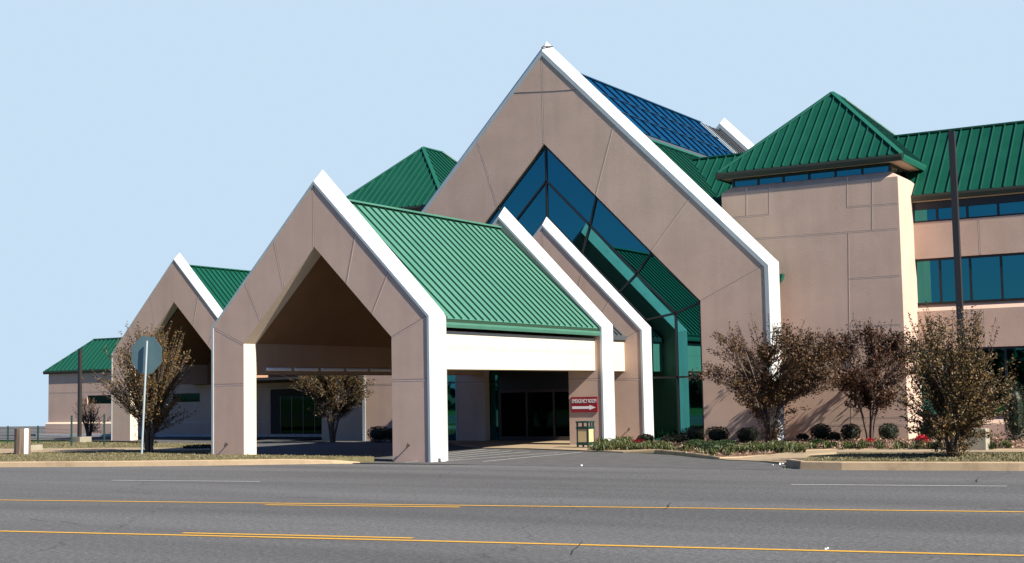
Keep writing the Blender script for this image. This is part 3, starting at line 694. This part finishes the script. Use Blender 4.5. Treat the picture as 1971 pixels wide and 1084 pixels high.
# low wing on the left
YL = 64.2
mb = MB(); zt = 4.45
mb.box(-77.2, -50.3, YL, 72, 2.78, zt, 'stucco'); mb.box(-77.2, -73.26, YL+.001, 72, .97, 2.78, 'stucco'); mb.box(-70.85, -65.2, YL+.001, 72, .97, 2.78, 'stucco')
mb.box(-62.75, -50.3, YL+.001, 72, .97, 2.78, 'stucco'); mb.box(-73.3, -70.8, YL+.002, 72, .97, 2.20, 'stucco'); mb.box(-65.25, -62.7, YL+.002, 72, .97, 2.22, 'stucco')
mb.box(-73.3, -62.7, YL+.3, 71, 2.1, 2.9, 'dark')
mb.box(-77.32, -50.3, YL-.14, 72, -.1, .86, 'stucco')
mb.prism([(-77.32, YL-.14, .86), (-77.32, YL+.003, .98), (-77.32, YL+.003, .86)], (27.0, 0, 0), 'reveal')
joint(mb, (-77.1, 3.02), (-63, 3.02), YL, .04); joint(mb, (-73.6, .99), (-73.6, 4.4), YL, .03)
joint(mb, (-62.7, 3.05), (-50.5, 3.05), YL, .04)
mb.build('wall', B, 'low stucco wing at the far left')
for (x0, x1) in ((-73.26, -70.85), (-65.2, -62.75)):
    f = MB(); f.box(x0, x1, YL+.08, YL+.2, 2.19, 2.24, 'mull'); f.box(x0, x1, YL+.08, YL+.2, 2.74, 2.79, 'mull'); f.box(x0, x0+.05, YL+.08, YL+.2, 2.24, 2.74, 'mull'); f.box(x1-.05, x1, YL+.08, YL+.2, 2.24, 2.74, 'mull')
    o = f.build('window', B, 'narrow slit window'); g = MB(); g.box(x0+.02, x1-.02, YL+.13, YL+.15, 2.2, 2.78, 'darkglass'); g.build('glass_pane', o)
mb = MB(); e1 = 4.52
roof_plane(mb, [(-77.55, 64.12, e1), (-49, 64.12, e1), (-49, 66.3, 6.72), (-75.0, 66.3, 6.72)], 0.42)
roof_plane(mb, [(-77.55, 68.85, e1), (-77.55, 64.12, e1), (-75.0, 66.3, 6.72)], 0.42)
roof_plane(mb, [(-49, 68.85, e1), (-77.55, 68.85, e1), (-75.0, 66.3, 6.72), (-49, 66.3, 6.72)], 0.42)
cap(mb, (-75.0, 66.3, 6.74), (-49, 66.3, 6.74), .2, .05); cap(mb, (-77.55, 64.12, e1+.02), (-75, 66.3, 6.74), .2, .05, n=(0, -.2, 1))
r_ = mb.build('roof', B, 'low green hip roof of the far left wing')
mb = MB(); gutter(mb, (-77.6, 64.16, e1), (-49, 64.16, e1), (0, -1, 0), 'fascia', h=.2, d=.13); mb.build('gutter', r_)
mb = MB(); mb.prism([(-52.6, 57, 3.38), (-48.3, 57, 3.38), (-48.3, 64.03, 3.38), (-58.5, 64.03, 3.38)], (0, 0, .14), 'doorframe'); mb.build('shade_slab', B, 'added low flat slab deepening the shade before the doors of the left wing')  # added slab, deepens the shade in front of the left wing
# entrance recess seen through the canopy from the road
mb = MB(); x0, x1 = at(522, 790, Y=YL-.16).x, at(634, 790, Y=YL-.16).x
mb.box(x0, x1, YL-.22, YL-.16, .05, 2.9, 'dark')
for k in range(5):
    x = x0+.8+(x1-x0-1.0)*k/4; mb.box(x, x+.08, YL-.26, YL-.20, .1, 2.5, 'doorframe')
dr = mb.build('entrance_door', B, 'dark glazed doors in the left wing behind the canopy')
g = MB(); g.box(x0+.8, x1-.1, YL-.24, YL-.23, .15, 2.45, 'darkglass'); g.build('glass_pane', dr)
# wall spigots on the arch legs
for (px, py, Y) in ((438, 855, Y1), (788, 857, Y1), (1212, 826, Y3)):
    p = at(px, py, Y=Y); mb = MB(); mb.tube([p, p+Vector((0, -.14, 0)), p+Vector((0, -.17, -.10))], .028, 'polebrown', 6); mb.tube([p+Vector((0, -.11, .0)), p+Vector((0, -.11, .07))], .022, 'polebrown', 5)
    mb.build('wall_spigot', B)
p = at(841, 884, X=X1+W+.05); mb = MB(); mb.tube([p, p+Vector((.13, 0, 0)), p+Vector((.16, -.02, -.09))], .04, 'polebrown', 6); mb.build('wall_spigot', B)
p = at(1505, 533, Y=59.95); mb = MB(); mb.prism([(p.x-1, 60.03, p.z+.12), (p.x+.12, 60.03, p.z+.12), (p.x+.0, 60.03, p.z-.22), (p.x-1, 60.03, p.z-.22)], (0, -.3, 0), 'greentrim'); mb.build('rain_gutter_end', B)

# ------------------------------------------------------------------ sign on the arch leg
a = at(1099.3, 764.5, Y=Y2-.03); b_ = at(1150.5, 793.2, Y=Y2-.03); zt_, zb_ = a.z, b_.z; sx0, sx1 = a.x, b_.x; ysn = Y2-.05
S = empty('wall_sign', ((sx0+sx1)/2, ysn, zb_), 'red EMERGENCY ROOM sign with a white arrow on the canopy leg above the litter bin', 'sign')
def rel(mb, name, par, label=None):
    return mb.build(name, par, label)
mb = MB(); mb.box(sx0, sx1, ysn, ysn+.04, zb_, zt_, 'signred'); rel(mb, 'sign_board', S)
w_, h_ = sx1-sx0, zt_-zb_
mb = MB(); za = zb_+h_*.30; t_ = h_*.085
mb.prism([(sx0+w_*.04, ysn-.006, za-t_), (sx0+w_*.70, ysn-.006, za-t_), (sx0+w_*.70, ysn-.006, za-t_*1.9), (sx0+w_*.94, ysn-.006, za), (sx0+w_*.70, ysn-.006, za+t_*1.9), (sx0+w_*.70, ysn-.006, za+t_), (sx0+w_*.04, ysn-.006, za+t_)], (0, .005, 0), 'signwhite')
rel(mb, 'arrow', S)
tcv = bpy.data.curves.new('text', 'FONT'); tcv.body = 'EMERGENCY ROOM'; tcv.size = 1; tcv.extrude = 0.01; tcv.align_x = 'CENTER'; tcv.align_y = 'CENTER'
to = bpy.data.objects.new('text_tmp', tcv); sc.collection.objects.link(to); bpy.context.view_layer.update()
me = bpy.data.meshes.new_from_object(to); xs = [v.co.x for v in me.vertices]; ys = [v.co.y for v in me.vertices]
kx = w_*.92/(max(xs)-min(xs)); ky = h_*.26/(max(ys)-min(ys)); mxx = (max(xs)+min(xs))/2; myy = (max(ys)+min(ys))/2
for v in me.vertices:
    x, y, z = v.co; v.co = ((sx0+sx1)/2+(x-mxx)*kx, ysn-.006-z*.3, zb_+h_*.73+(y-myy)*ky)
me.materials.clear(); me.materials.append(M['signwhite'])
bpy.data.objects.remove(to); lo = bpy.data.objects.new('lettering', me); sc.collection.objects.link(lo); lo.parent = S; lo.matrix_parent_inverse = Matrix.Translation(-S.location)

# ------------------------------------------------------------------ litter bin
p = at(1107, 862, Z=.05); bx, by, s_ = p.x, p.y+.15, .56
T = empty('litter_bin', (bx+s_/2, by+s_/2, .05), 'dark green litter bin with tan pebble panels at the foot of the canopy leg', 'bin')
mb = MB(); z0, z1 = .06, 1.15
for (x, y) in ((0, 0), (s_-.06, 0), (0, s_-.06), (s_-.06, s_-.06)): mb.box(bx+x, bx+x+.06, by+y, by+y+.06, z0, z1, 'binframe')
mb.box(bx-.01, bx+s_+.01, by-.01, by+s_+.01, .15, .27, 'binframe'); mb.box(bx-.015, bx+s_+.015, by-.015, by+s_+.015, .84, .93, 'binframe')
mb.box(bx-.02, bx+s_+.02, by-.02, by+s_+.02, 1.09, 1.16, 'binframe'); mb.box(bx+.02, bx+s_-.02, by+.02, by+s_-.02, .28, .86, 'binframe')
for k in (.48,): mb.box(bx+s_*k, bx+s_*k+.05, by+.003, by+.05, .93, 1.09, 'binframe'); mb.box(bx+s_-.05, bx+s_-.003, by+s_*k, by+s_*k+.05, .93, 1.09, 'binframe')
rel(mb, 'bin_frame', T)
mb = MB(); mb.box(bx+.07, bx+s_-.07, by+.006, by+.02, .28, .83, 'bintan'); rel(mb, 'panel', T)
mb = MB(); mb.box(bx+s_-.02, bx+s_-.006, by+.07, by+s_-.07, .28, .83, 'bintan'); rel(mb, 'panel', T)

# ------------------------------------------------------------------ stop sign seen from behind, light poles, post, blocks, fence
p0 = at(272.5, 880, Z=LZ-.1); pt = at(283, 656, Y=p0.y)
S = empty('road_sign', p0, 'octagonal road sign seen from its grey back, on a thin leaning pole', 'sign')
mb = MB(); mb.tube([p0, pt], .042, 'galv', 8); rel(mb, 'pole', S)
c = at(280.3, 683.5, Y=p0.y+.06); Rr = .76; ax = (pt-p0).normalized(); sd = Vector((1, 0, 0)) - ax*ax.x; sd.normalize(); nn = sd.cross(ax)
# plate faces the building drive, turned slightly
q = Matrix.Rotation(R(8), 3, ax); sd = q @ sd; nn = q @ nn
if nn.y < 0: nn = -nn
mb = MB(); mb.prism([c+nn*.05+(sd*math.cos(R(22.5+45*k))+ax*math.sin(R(22.5+45*k)))*Rr*1.08 for k in range(8)], nn*.012, 'signback'); rel(mb, 'sign_plate', S)

def light_pole(px, ytop, ybase, Y, wd, label):
    b0 = at(px, ybase, Y=Y); b0.z = max(b0.z, 0)
    t = at(px, ytop, Y=Y)
    return b0, t
pl = at(1878, 868, Z=RZ-.02); Yp = 50.95
L1 = empty('light_pole', (-11.42, 51.2, 0), 'tall dark square lamp pole in front of the office wing on the right', 'light pole')
xp = at(1858, 825, Y=51.2).x
mb = MB(); t = at(1850, 251, Y=51.2); mb.box(xp-.11, xp+.11, 51.1, 51.32, .78, t.z, 'polebrown'); rel(mb, 'pole', L1)
mb = MB(); x0, x1 = at(1862, 850, Y=50.9).x, at(1897, 850, Y=50.9).x; mb.box(x0-.08, x1, 50.9, 51.6, -.05, .80, 'block'); rel(mb, 'concrete_base', L1)
pb = at(153, 841, Y=50.6); tz = at(153, 672, Y=50.6).z
L2 = empty('light_pole', (pb.x, 50.6, 0), 'slim dark lamp pole on a concrete block at the far left', 'light pole')
mb = MB(); mb.box(pb.x-.08, pb.x+.08, 50.52, 50.68, pb.z-.05, tz, 'polebrown'); rel(mb, 'pole', L2)
mb = MB(); x0, x1 = at(137.5, 858, Y=50.3).x, at(153, 858, Y=50.3).x; mb.box(x0, x1+.02, 50.3, 51.1, .0, pb.z, 'block'); rel(mb, 'concrete_base', L2)

# wooden post and its concrete block
p = at(43, 874, Z=LZ); t = at(44, 825, Y=p.y)
Pm = empty('wooden_post', (p.x, p.y, LZ), 'short thick weathered wooden post on the lawn at the left edge', 'post')
mb = MB(); k = 14
rr = [.35, .34, .335, .33]; mb.tube([(p.x, p.y, LZ-.1), (p.x, p.y, LZ+.35), (p.x, p.y, LZ+.7), (p.x, p.y, t.z)], rr, 'wood', k); rel(mb, 'shaft', Pm)
mb = MB(); mb.box(p.x+.30, p.x+.345, p.y-.17, p.y+.02, LZ-.05, t.z, 'plainwhite'); rel(mb, 'conduit', Pm)
a = at(16, 870, Z=LZ); b_ = at(65, 867, Z=LZ)
mb = MB(); mb.prism([(a.x, a.y+.3, LZ-.02), (b_.x, b_.y-.1, LZ-.02), (b_.x, b_.y+.5, LZ-.02), (a.x, a.y+.9, LZ-.02)], (0, 0, .27), 'block'); o = mb.build('concrete_block'); tag(o, 'low concrete block lying behind the wooden post', 'block')
# wire fence
Fn = empty('wire_fence', (-62, 52.5, LZ), 'thin dark post and wire fence along the far left lawn', 'fence')
fp = [(-20, 853, .95), (15, 853, .93), (73, 853, .93), (137.5, 858, 1.5), (200.5, 857, 1.55)]; tops = []
for (px, py, h) in fp:
    a = at(px, py, Z=LZ); mb = MB(); mb.tube([(a.x, a.y, LZ-.1), (a.x, a.y, LZ+h)], .045, 'binframe', 6); rel(mb, 'fence_post', Fn); tops.append(a)
mb = MB()
for h in (.25, .42, .6, .78):
    for a, b_ in zip(tops, tops[1:-1]): mb.tube([(a.x, a.y, LZ+h), (b_.x, b_.y, LZ+h)], .009, 'binframe', 4)
rel(mb, 'wires', Fn)
# scraps on the road
for i, (px, py, sz, lab) in enumerate(((1120, 897, .07, 'white paper scrap lying in the driveway mouth'), (1505, 893.5, .11, 'crumpled white rubbish by the end of the right kerb'), (1487, 896, .05, 'small pale scrap on the tarmac beside the rubbish at the right kerb'), (1592, 1057, .045, 'white scrap lying on the near yellow line'))):
    p = at(px, py, Z=.02); mb = MB()
    for k in range(4):
        c = p+Vector((rng.uniform(-1, 1)*sz*.6, rng.uniform(-1, 1)*sz*.4, rng.uniform(0, sz*.3)))
        a = Vector((rng.uniform(-1, 1), rng.uniform(-1, 1), rng.uniform(-.6, 1))).normalized(); b_ = a.orthogonal().normalized(); d_ = a.cross(b_)
        mb.prism([c+(b_*math.cos(t)+d_*math.sin(t))*sz*.35 for t in (0, 1.3, 2.5, 3.6, 5.0)], a*.008, 'plainwhite')
    tag(mb.build('paper_scrap'), lab, 'litter')

# ------------------------------------------------------------------ vegetation
def rv(r_): return Vector((r_.gauss(0, 1), r_.gauss(0, 1), r_.gauss(0, 1))).normalized()
def crape(px, py, hgt, wid, seed, leaf, label, stems=6, twigs=150, lpt=46, clear=.28, lsz=.105, whips=14, name='crape_myrtle', Y=None, Zb=.05, flat_=.0, low=0, clump=34, rad_=False):
    r_ = random.Random(seed)
    b0 = at(px, py, Z=Zb) if Y is None else Vector((at(px, py, Y=Y).x, Y, Zb))
    T = empty(name, b0, label, 'tree', 'crape myrtles around the hospital')
    tr = MB(); cr_ = MB(); mi = cr_.mi(leaf); hw = wid/2
    anchors = []
    for k in range(stems):
        an = 2*math.pi*k/stems + r_.uniform(-.4, .4); sprd = hw*r_.uniform(.22, .52); hh = hgt*r_.uniform(.62, .82)
        bb = Vector((math.cos(an)*.09, math.sin(an)*.09, -.1)); pts = []
        for i in range(8):
            t = i/7; pts.append(bb+Vector((math.cos(an)*sprd*t**1.4, math.sin(an)*sprd*t**1.4, hh*t)) + Vector((r_.uniform(-1, 1), r_.uniform(-1, 1), 0))*.05*t)
        tr.tube([b0+p for p in pts], [.055*(1-.75*i/7)+.006 for i in range(8)], 'bark', 6)
        for i in range(2, 8): anchors.append((pts[i], i/7))
    def env(z):            # crown radius at relative height
        t = (z-clear)/(1-clear)
        if t < 0 or t > 1: return 0
        return hw*(.30+.70*math.sin(math.pi*min(1, t*.86+.16)**.9)) if flat_ == 0 else hw*min(1, (.25+1.5*t))*math.sqrt(max(0, 1-max(0, (t-.55)/.45)**2.2))
    clumps = []
    for k in range(clump):
        zr = clear+(1-clear)*r_.random()**.8; e = env(zr); an = r_.uniform(0, 2*math.pi); rr_ = e*math.sqrt(r_.uniform(.2, 1.0))
        clumps.append(Vector((math.cos(an)*rr_, math.sin(an)*rr_, zr*hgt)))
    for k in range(twigs):
        if rad_:                       # long straight shoots fanning out from the stems
            c_ = r_.choice(clumps); tip = c_+Vector((r_.gauss(0, .28), r_.gauss(0, .28), r_.gauss(0, .22)))
            a = min(anchors, key=lambda q: abs(q[0].z-tip.z*.42)*1.5+(q[0].xy.normalized()-tip.xy.normalized()).length*.5)[0]
            mid = a.lerp(tip, .5)+Vector((0, 0, .02))+rv(r_)*.05; spread = (.01, .13); frac = .85
        else:
            c_ = r_.choice(clumps); tip = c_+Vector((r_.gauss(0, .34), r_.gauss(0, .34), r_.gauss(0, .20)))
            a = min(anchors, key=lambda q: (q[0]-tip).length + (5 if q[0].z > tip.z+.1 else 0) + (0.9*abs(q[0].z-tip.z*.6)))[0]
            mid = a+(tip-a)*.5+Vector((0, 0, .06*(tip-a).length))+rv(r_)*.08; spread = (.02, .22); frac = .7
        tr.tube([b0+a, b0+mid, b0+tip], [.017, .012, .004], 'bark', 4, False)
        d = tip-a; n_ = int(lpt*r_.uniform(.5, 1.4))
        for j in range(n_):
            t = 1-r_.random()**1.2*frac
            q = (a.lerp(mid, t*2) if t < .5 else mid.lerp(tip, t*2-1)) + rv(r_)*r_.uniform(*spread)
            dd = (rv(r_)+Vector((0, 0, .1))+d.normalized()*.6).normalized(); s2 = dd.cross(rv(r_)).normalized()
            cr_.leaf(b0+q, dd, s2, lsz*r_.uniform(.6, 1.25), lsz*r_.uniform(.35, .6), mi)
    for k in range(whips):
        an = r_.uniform(0, 2*math.pi); rr_ = hw*r_.uniform(.1, .75); zb = hgt*(.93 - .25*(rr_/hw)**2); ln = hgt*r_.uniform(.08, .20)
        a = Vector((math.cos(an)*rr_*.8, math.sin(an)*rr_*.8, zb-.35)); b_ = a+Vector((math.cos(an)*.3, math.sin(an)*.3, 1)).normalized()*(ln+.35)+rv(r_)*.08
        tr.tube([b0+a, b0+(a+b_)/2+rv(r_)*.03, b0+b_], [.010, .007, .003], 'bark', 4, False)
        for j in range(int(26)):
            t = r_.uniform(.2, 1); q = a.lerp(b_, t)+rv(r_)*r_.uniform(.01, .07); dd = (rv(r_)+Vector((0, 0, .4))).normalized(); s2 = dd.cross(rv(r_)).normalized()
            cr_.leaf(b0+q, dd, s2, lsz*r_.uniform(.5, .9), lsz*.42, mi)
    for k in range(low):                     # leafy suckers round the base
        an = r_.uniform(0, 2*math.pi); l_ = r_.uniform(.3, 1); q0 = Vector((math.cos(an)*.15, math.sin(an)*.15, 0)); q1 = q0+Vector((math.cos(an)*.75*l_, math.sin(an)*.75*l_, hgt*clear*r_.uniform(.5, 1.2)))
        tr.tube([b0+q0, b0+q1], [.012, .004], 'bark', 4, False)
        for j in range(24):
            q = q0.lerp(q1, r_.uniform(.25, 1))+rv(r_)*r_.uniform(.02, .16); dd = rv(r_); s2 = dd.cross(rv(r_)).normalized()
            cr_.leaf(b0+q, dd, s2, lsz*r_.uniform(.5, 1), lsz*.45, mi)
    rel(tr, 'trunk', T); rel(cr_, 'crown', T)
    return T
crape(287, 873, 5.15, 4.5, 11, 'leafB', 'olive and russet crape myrtle behind the octagonal sign', twigs=300, lpt=50, clear=.26, lsz=.11, Zb=LZ-.05, low=10, whips=34, rad_=True, clump=60)
crape(1483, 855, 4.9, 6.6, 22, 'leafA', 'russet crape myrtle in front of the white foot of the giant arch', twigs=420, lpt=62, clear=.28, lsz=.12, whips=30, low=26, flat_=1, clump=44)
crape(1675, 850, 4.9, 5.0, 33, 'leafC', 'dark brown crape myrtle with bare lower stems before the tower wall', twigs=330, lpt=62, lsz=.12, clear=.36, whips=22, flat_=1, clump=36)
crape(1834, 882, 4.3, 4.3, 44, 'leafB', 'crape myrtle with two leafy trunks on the right lawn beside the lamp pole', twigs=420, lpt=66, clear=.17, lsz=.10, whips=34, low=22, Zb=RZ-.05, stems=5, rad_=True, clump=70)
crape(640, 850, 4.0, 5.0, 55, 'leafE', 'yellow green crape myrtle seen through the entrance canopy', twigs=220, lpt=60, lsz=.13, clear=.40, whips=6, Zb=.05, flat_=1)
crape(171, 841, 2.4, 2.1, 66, 'leafA', 'small sparse crape myrtle against the low left wing', twigs=70, lpt=22, clear=.18, whips=14, lsz=.10, rad_=True, Zb=.1, name='crape_myrtle')

def ball(px, py, wpx, tpx, leaf, label, Y, box=0.0, name='hedge_shrub', group='clipped shrubs along the hospital walls', n=1500, lsz=.07, zb=.05, cat='shrub'):
    a = at(px-wpx/2, py, Y=Y); b_ = at(px+wpx/2, py, Y=Y); t = at(px, tpx, Y=Y); r_ = random.Random(int(px*7+py))
    c = (a+b_)/2; rx = (b_.x-a.x)/2; hz = (t.z-zb)/2; c = Vector((c.x, Y, zb+hz)); mb = MB(); mi = mb.mi(leaf)
    # dark twiggy core
    import_k = 10
    for i in range(8):
        th = math.pi*(i+.5)/8
    core = []
    for i in range(7):
        row = []
        for j in range(12):
            th = math.pi*i/6; ph = 2*math.pi*j/12; d = Vector((math.sin(th)*math.cos(ph), math.sin(th)*math.sin(ph), math.cos(th)))
            k = .82/(max(abs(d.x), abs(d.y), abs(d.z))**box) if box else .82
            row.append(c+Vector((d.x*rx*k, d.y*rx*k, d.z*hz*k)))
        core.append(row)
    for i in range(6):
        for j in range(12):
            j2 = (j+1) % 12; mb.poly([core[i][j], core[i+1][j], core[i+1][j2], core[i][j2]], 'hedge' if leaf == 'hedge' else leaf)
    for k_ in range(n):
        d = rv(r_); k = 1/(max(abs(d.x), abs(d.y), abs(d.z))**box) if box else 1
        lump = 1+.06*math.sin(d.x*7+px)*math.cos(d.y*6+d.z*5+py)
        k *= lump*r_.uniform(.84, 1.04)
        p = c+Vector((d.x*rx*k, d.y*rx*k, d.z*hz*k))
        if p.z < zb-.02: continue
        dd = (d+rv(r_)*.8).normalized(); s2 = dd.cross(rv(r_)).normalized(); mb.leaf(p, dd, s2, lsz*r_.uniform(.6, 1.2), lsz*.5, mi)
    return tag(mb.build(name), label, cat, group)
ball(1336, 846, 32, 824, 'hedge', 'dark squared shrub at the right foot of the glass wall', 57.1, .55)
ball(1381, 848, 36, 823, 'hedge', 'dark squared shrub against the leg of the giant arch', 56.9, .6)
ball(1440, 849, 35, 824, 'hedge', 'dark round shrub left of the russet tree at the giant arch foot', 56.7, .25)
ball(1581, 846, 36, 817, 'hedge', 'dark round shrub third from the tower corner, right of the giant arch', 59.2, .2)
ball(1606, 849, 22, 833, 'hedge', 'small dark shrub tucked between two larger round ones under the tower wall', 58.7, .1, n=900)
ball(1545, 849, 20, 836, 'hedge', 'small dark shrub just right of the white arch foot', 59.1, .1, n=900)
ball(1638, 847, 34, 817, 'hedge', 'dark round shrub left of the dark brown tree', 59.2, .2)
ball(1711, 847, 34, 816, 'hedge', 'dark round shrub right of the dark brown tree', 59.2, .3)
ball(1788, 850, 40, 812, 'hedge', 'large dark shrub behind the red plant by the office wing', 59.0, .2)
ball(1957, 862, 40, 740, 'hedge', 'tall black green shrub at the right edge of the office wing', 58.5, .5, n=3500)
ball(1340, 868, 36, 847, 'hedgelight', 'clipped green shrub, left one of the three in the planting bed', 50.6, .1, group='three low green shrubs in the bed', n=2200, lsz=.055)
ball(1372, 876, 42, 850, 'hedgelight', 'clipped green shrub, middle and lowest of the three in the bed', 47.9, .1, group='three low green shrubs in the bed', n=2200, lsz=.055)
ball(1398, 869, 38, 848, 'hedgelight', 'clipped green shrub, right one of the three in the bed', 50.4, .1, group='three low green shrubs in the bed', n=2200, lsz=.055)
ball(1573, 864, 24, 848, 'hedgelight', 'loose bright green shrub in the bed under the tower', 54.5, 0, n=900, lsz=.09)
ball(730, 850, 34, 821, 'hedge', 'dark round shrub behind the right leg of the entrance canopy', 56.3, .25)
ball(762, 850, 30, 824, 'hedge', 'dark shrub half hidden behind the right leg of the entrance canopy', 56.6, .2)
ball(1300, 858, 46, 838, 'hedge', 'low dark shrub in the shade below the glass wall', 56.2, 0, n=1300, lsz=.1)
ball(1243, 858, 26, 838, 'hedge', 'loose dark shrub at the foot of the rear arch', 56.3, 0, n=700, lsz=.11)
ball(1230, 860, 20, 847, 'red', 'small bright red plant near the rear arch foot', 54.3, 0, name='red_plant', group='red plants in the beds', n=600, lsz=.07, cat='plant')
ball(1676, 860, 13, 845, 'red', 'small bright red plant below the dark brown tree', 56.0, 0, name='red_plant', group='red plants in the beds', n=500, lsz=.07, cat='plant')
ball(1775, 861, 22, 839, 'red', 'larger deep red plant left of the two trunked tree', 56.0, 0, name='red_plant', group='red plants in the beds', n=700, lsz=.08, cat='plant')

ball(385, 868, 44, 858, 'hedge', 'low dark clump of plants on the lawn beside the left leg of the entrance canopy', 45.0, 0, n=900, lsz=.09, zb=LZ)
# ground cover tufts, mulch chips and lawn blades
def in_poly(x, y, P):
    c = False
    for i in range(len(P)):
        x1, y1 = P[i]; x2, y2 = P[i-1]
        if (y1 > y) != (y2 > y) and x < (x2-x1)*(y-y1)/(y2-y1)+x1: c = not c
    return c
mb = MB(); mi = mb.mi('tuft'); r_ = random.Random(5)
def tuft(x, y, h, n_=16, z=.05):
    for k in range(n_):
        an = r_.uniform(0, 2*math.pi); b0 = Vector((x+r_.gauss(0, .07), y+r_.gauss(0, .07), z)); o = Vector((math.cos(an), math.sin(an), 0)); s2 = Vector((-o.y, o.x, 0))
        hh = h*r_.uniform(.6, 1.2); p1 = b0+o*hh*.35+Vector((0, 0, hh*.8)); p2 = b0+o*hh*.9+Vector((0, 0, hh*.55)); wd = .016
        i = len(mb.v); mb.v += [tuple(b0-s2*wd), tuple(b0+s2*wd), tuple(p1+s2*wd), tuple(p1-s2*wd), tuple(p2)]
        mb.f += [(i, i+1, i+2, i+3), (i+3, i+2, i+4)]; mb.m += [mi, mi]
for k in range(230):
    t = r_.random(); px = 1140+300*t
    if 1318 < px < 1415 and r_.random() < .7: continue
    base = 868+ (12*max(0, (px-1260)/120) if px < 1385 else 12-(px-1385)*.16)
    p = ap(px+r_.uniform(-8, 8), base-r_.uniform(0, 8), .05); tuft(p[0], p[1]+.15, r_.uniform(.15, .32) if math.sin(px*.11)+math.sin(px*.037)+r_.uniform(-1,1)>-.7 else .08, 15)
for k in range(90): p = ap(1150+r_.uniform(0, 60), 866-r_.uniform(0, 14)*1, .05); tuft(p[0], p[1]+.1, r_.uniform(.22, .42), 18)
for k in range(80): p = ap(r_.uniform(1430, 1545), 866+r_.uniform(-4, 6), .05); tuft(p[0], p[1]+.3, r_.uniform(.2, .34), 18)
for px in list(range(1560, 1960, 34)):
    for k in range(7): p = ap(px+r_.uniform(-11, 11), 863+r_.uniform(-2, 2), .05); tuft(p[0], p[1]+.2, r_.uniform(.2, .32), 16)
tag(mb.build('ground_cover'), kind='stuff', label='spiky green border grass in the planting bed', cat='ground cover')
mb = MB(); mi = mb.mi('chips')
bp_ = bedf + [(-5, 60), (-16.5, 59.9), (-21.5, 59.9), (-21.7, 57.5), (-27.0, 57.5), (-27.3, 54)]
k = 0
while k < 9000:
    x, y = r_.uniform(-28.5, -5), r_.uniform(44, 62)
    if not in_poly(x, y, bp_): continue
    k += 1; d = rv(r_); d.z = abs(d.z)*.5; d.normalize(); s2 = d.cross(rv(r_)).normalized(); mb.leaf(Vector((x, y, .055+r_.uniform(0, .05))), d, s2, r_.uniform(.05, .13), r_.uniform(.03, .07), mi)
tag(mb.build('mulch_chips'), kind='stuff', label='pale bark chips and dead leaves in the bed', cat='mulch')
def blades(P, z, n_, x0, x1, y0, y1, hb=.045, skip=None):
    mb = MB(); mi = mb.mi('blade'); k = 0
    while k < n_:
        x, y = r_.uniform(x0, x1), r_.uniform(y0, y1)
        if not in_poly(x, y, P) or (skip and in_poly(x, y, skip)): continue
        k += 1; h = hb*r_.uniform(.5, 1.3); o = Vector((r_.gauss(0, .5), r_.gauss(0, .5), 1)).normalized(); s2 = Vector((r_.uniform(-1, 1), r_.uniform(-1, 1), 0)).normalized()*.022
        b0 = Vector((x, y, z)); i = len(mb.v); mb.v += [tuple(b0-s2), tuple(b0+s2), tuple(b0+o*h)]; mb.f.append((i, i+1, i+2)); mb.m.append(mi)
    return tag(mb.build('grass_blades'), kind='stuff', label='short dry lawn grass', cat='grass')
blades([p for p in lawnL], LZ, 26000, -66, -30, 30, 57, skip=SWL)
blades(lawnR, RZ, 16000, -14, 4, 39, 54)
# tree belt across the road behind the camera: mirrored in the dark glass
mb = MB(); mi = mb.mi('treeline')
for k in range(5200):
    x = r_.uniform(-140, 160); h = 5+2.5*math.sin(x*.13)+1.5*math.sin(x*.31+1); z = h*math.sqrt(r_.random()); y = -52+r_.uniform(-4, 4)
    d = rv(r_); s2 = d.cross(rv(r_)).normalized(); mb.leaf(Vector((x, y, z-.1)), d, s2, r_.uniform(1.2, 2.4), r_.uniform(.9, 1.6), mi)
for i in range(60):
    xa, xb = -140+i*5, -135+i*5; ha = 3.6+1.8*math.sin(xa*.13)+1.1*math.sin(xa*.31+1); hb = 3.6+1.8*math.sin(xb*.13)+1.1*math.sin(xb*.31+1)
    mb.poly([(xa, -54, -.1), (xb, -54, -.1), (xb, -54, hb+1), (xa, -54, ha+1)], 'treeline')
tag(mb.build('tree_belt'), kind='stuff', label='dark belt of trees across the road', cat='trees')
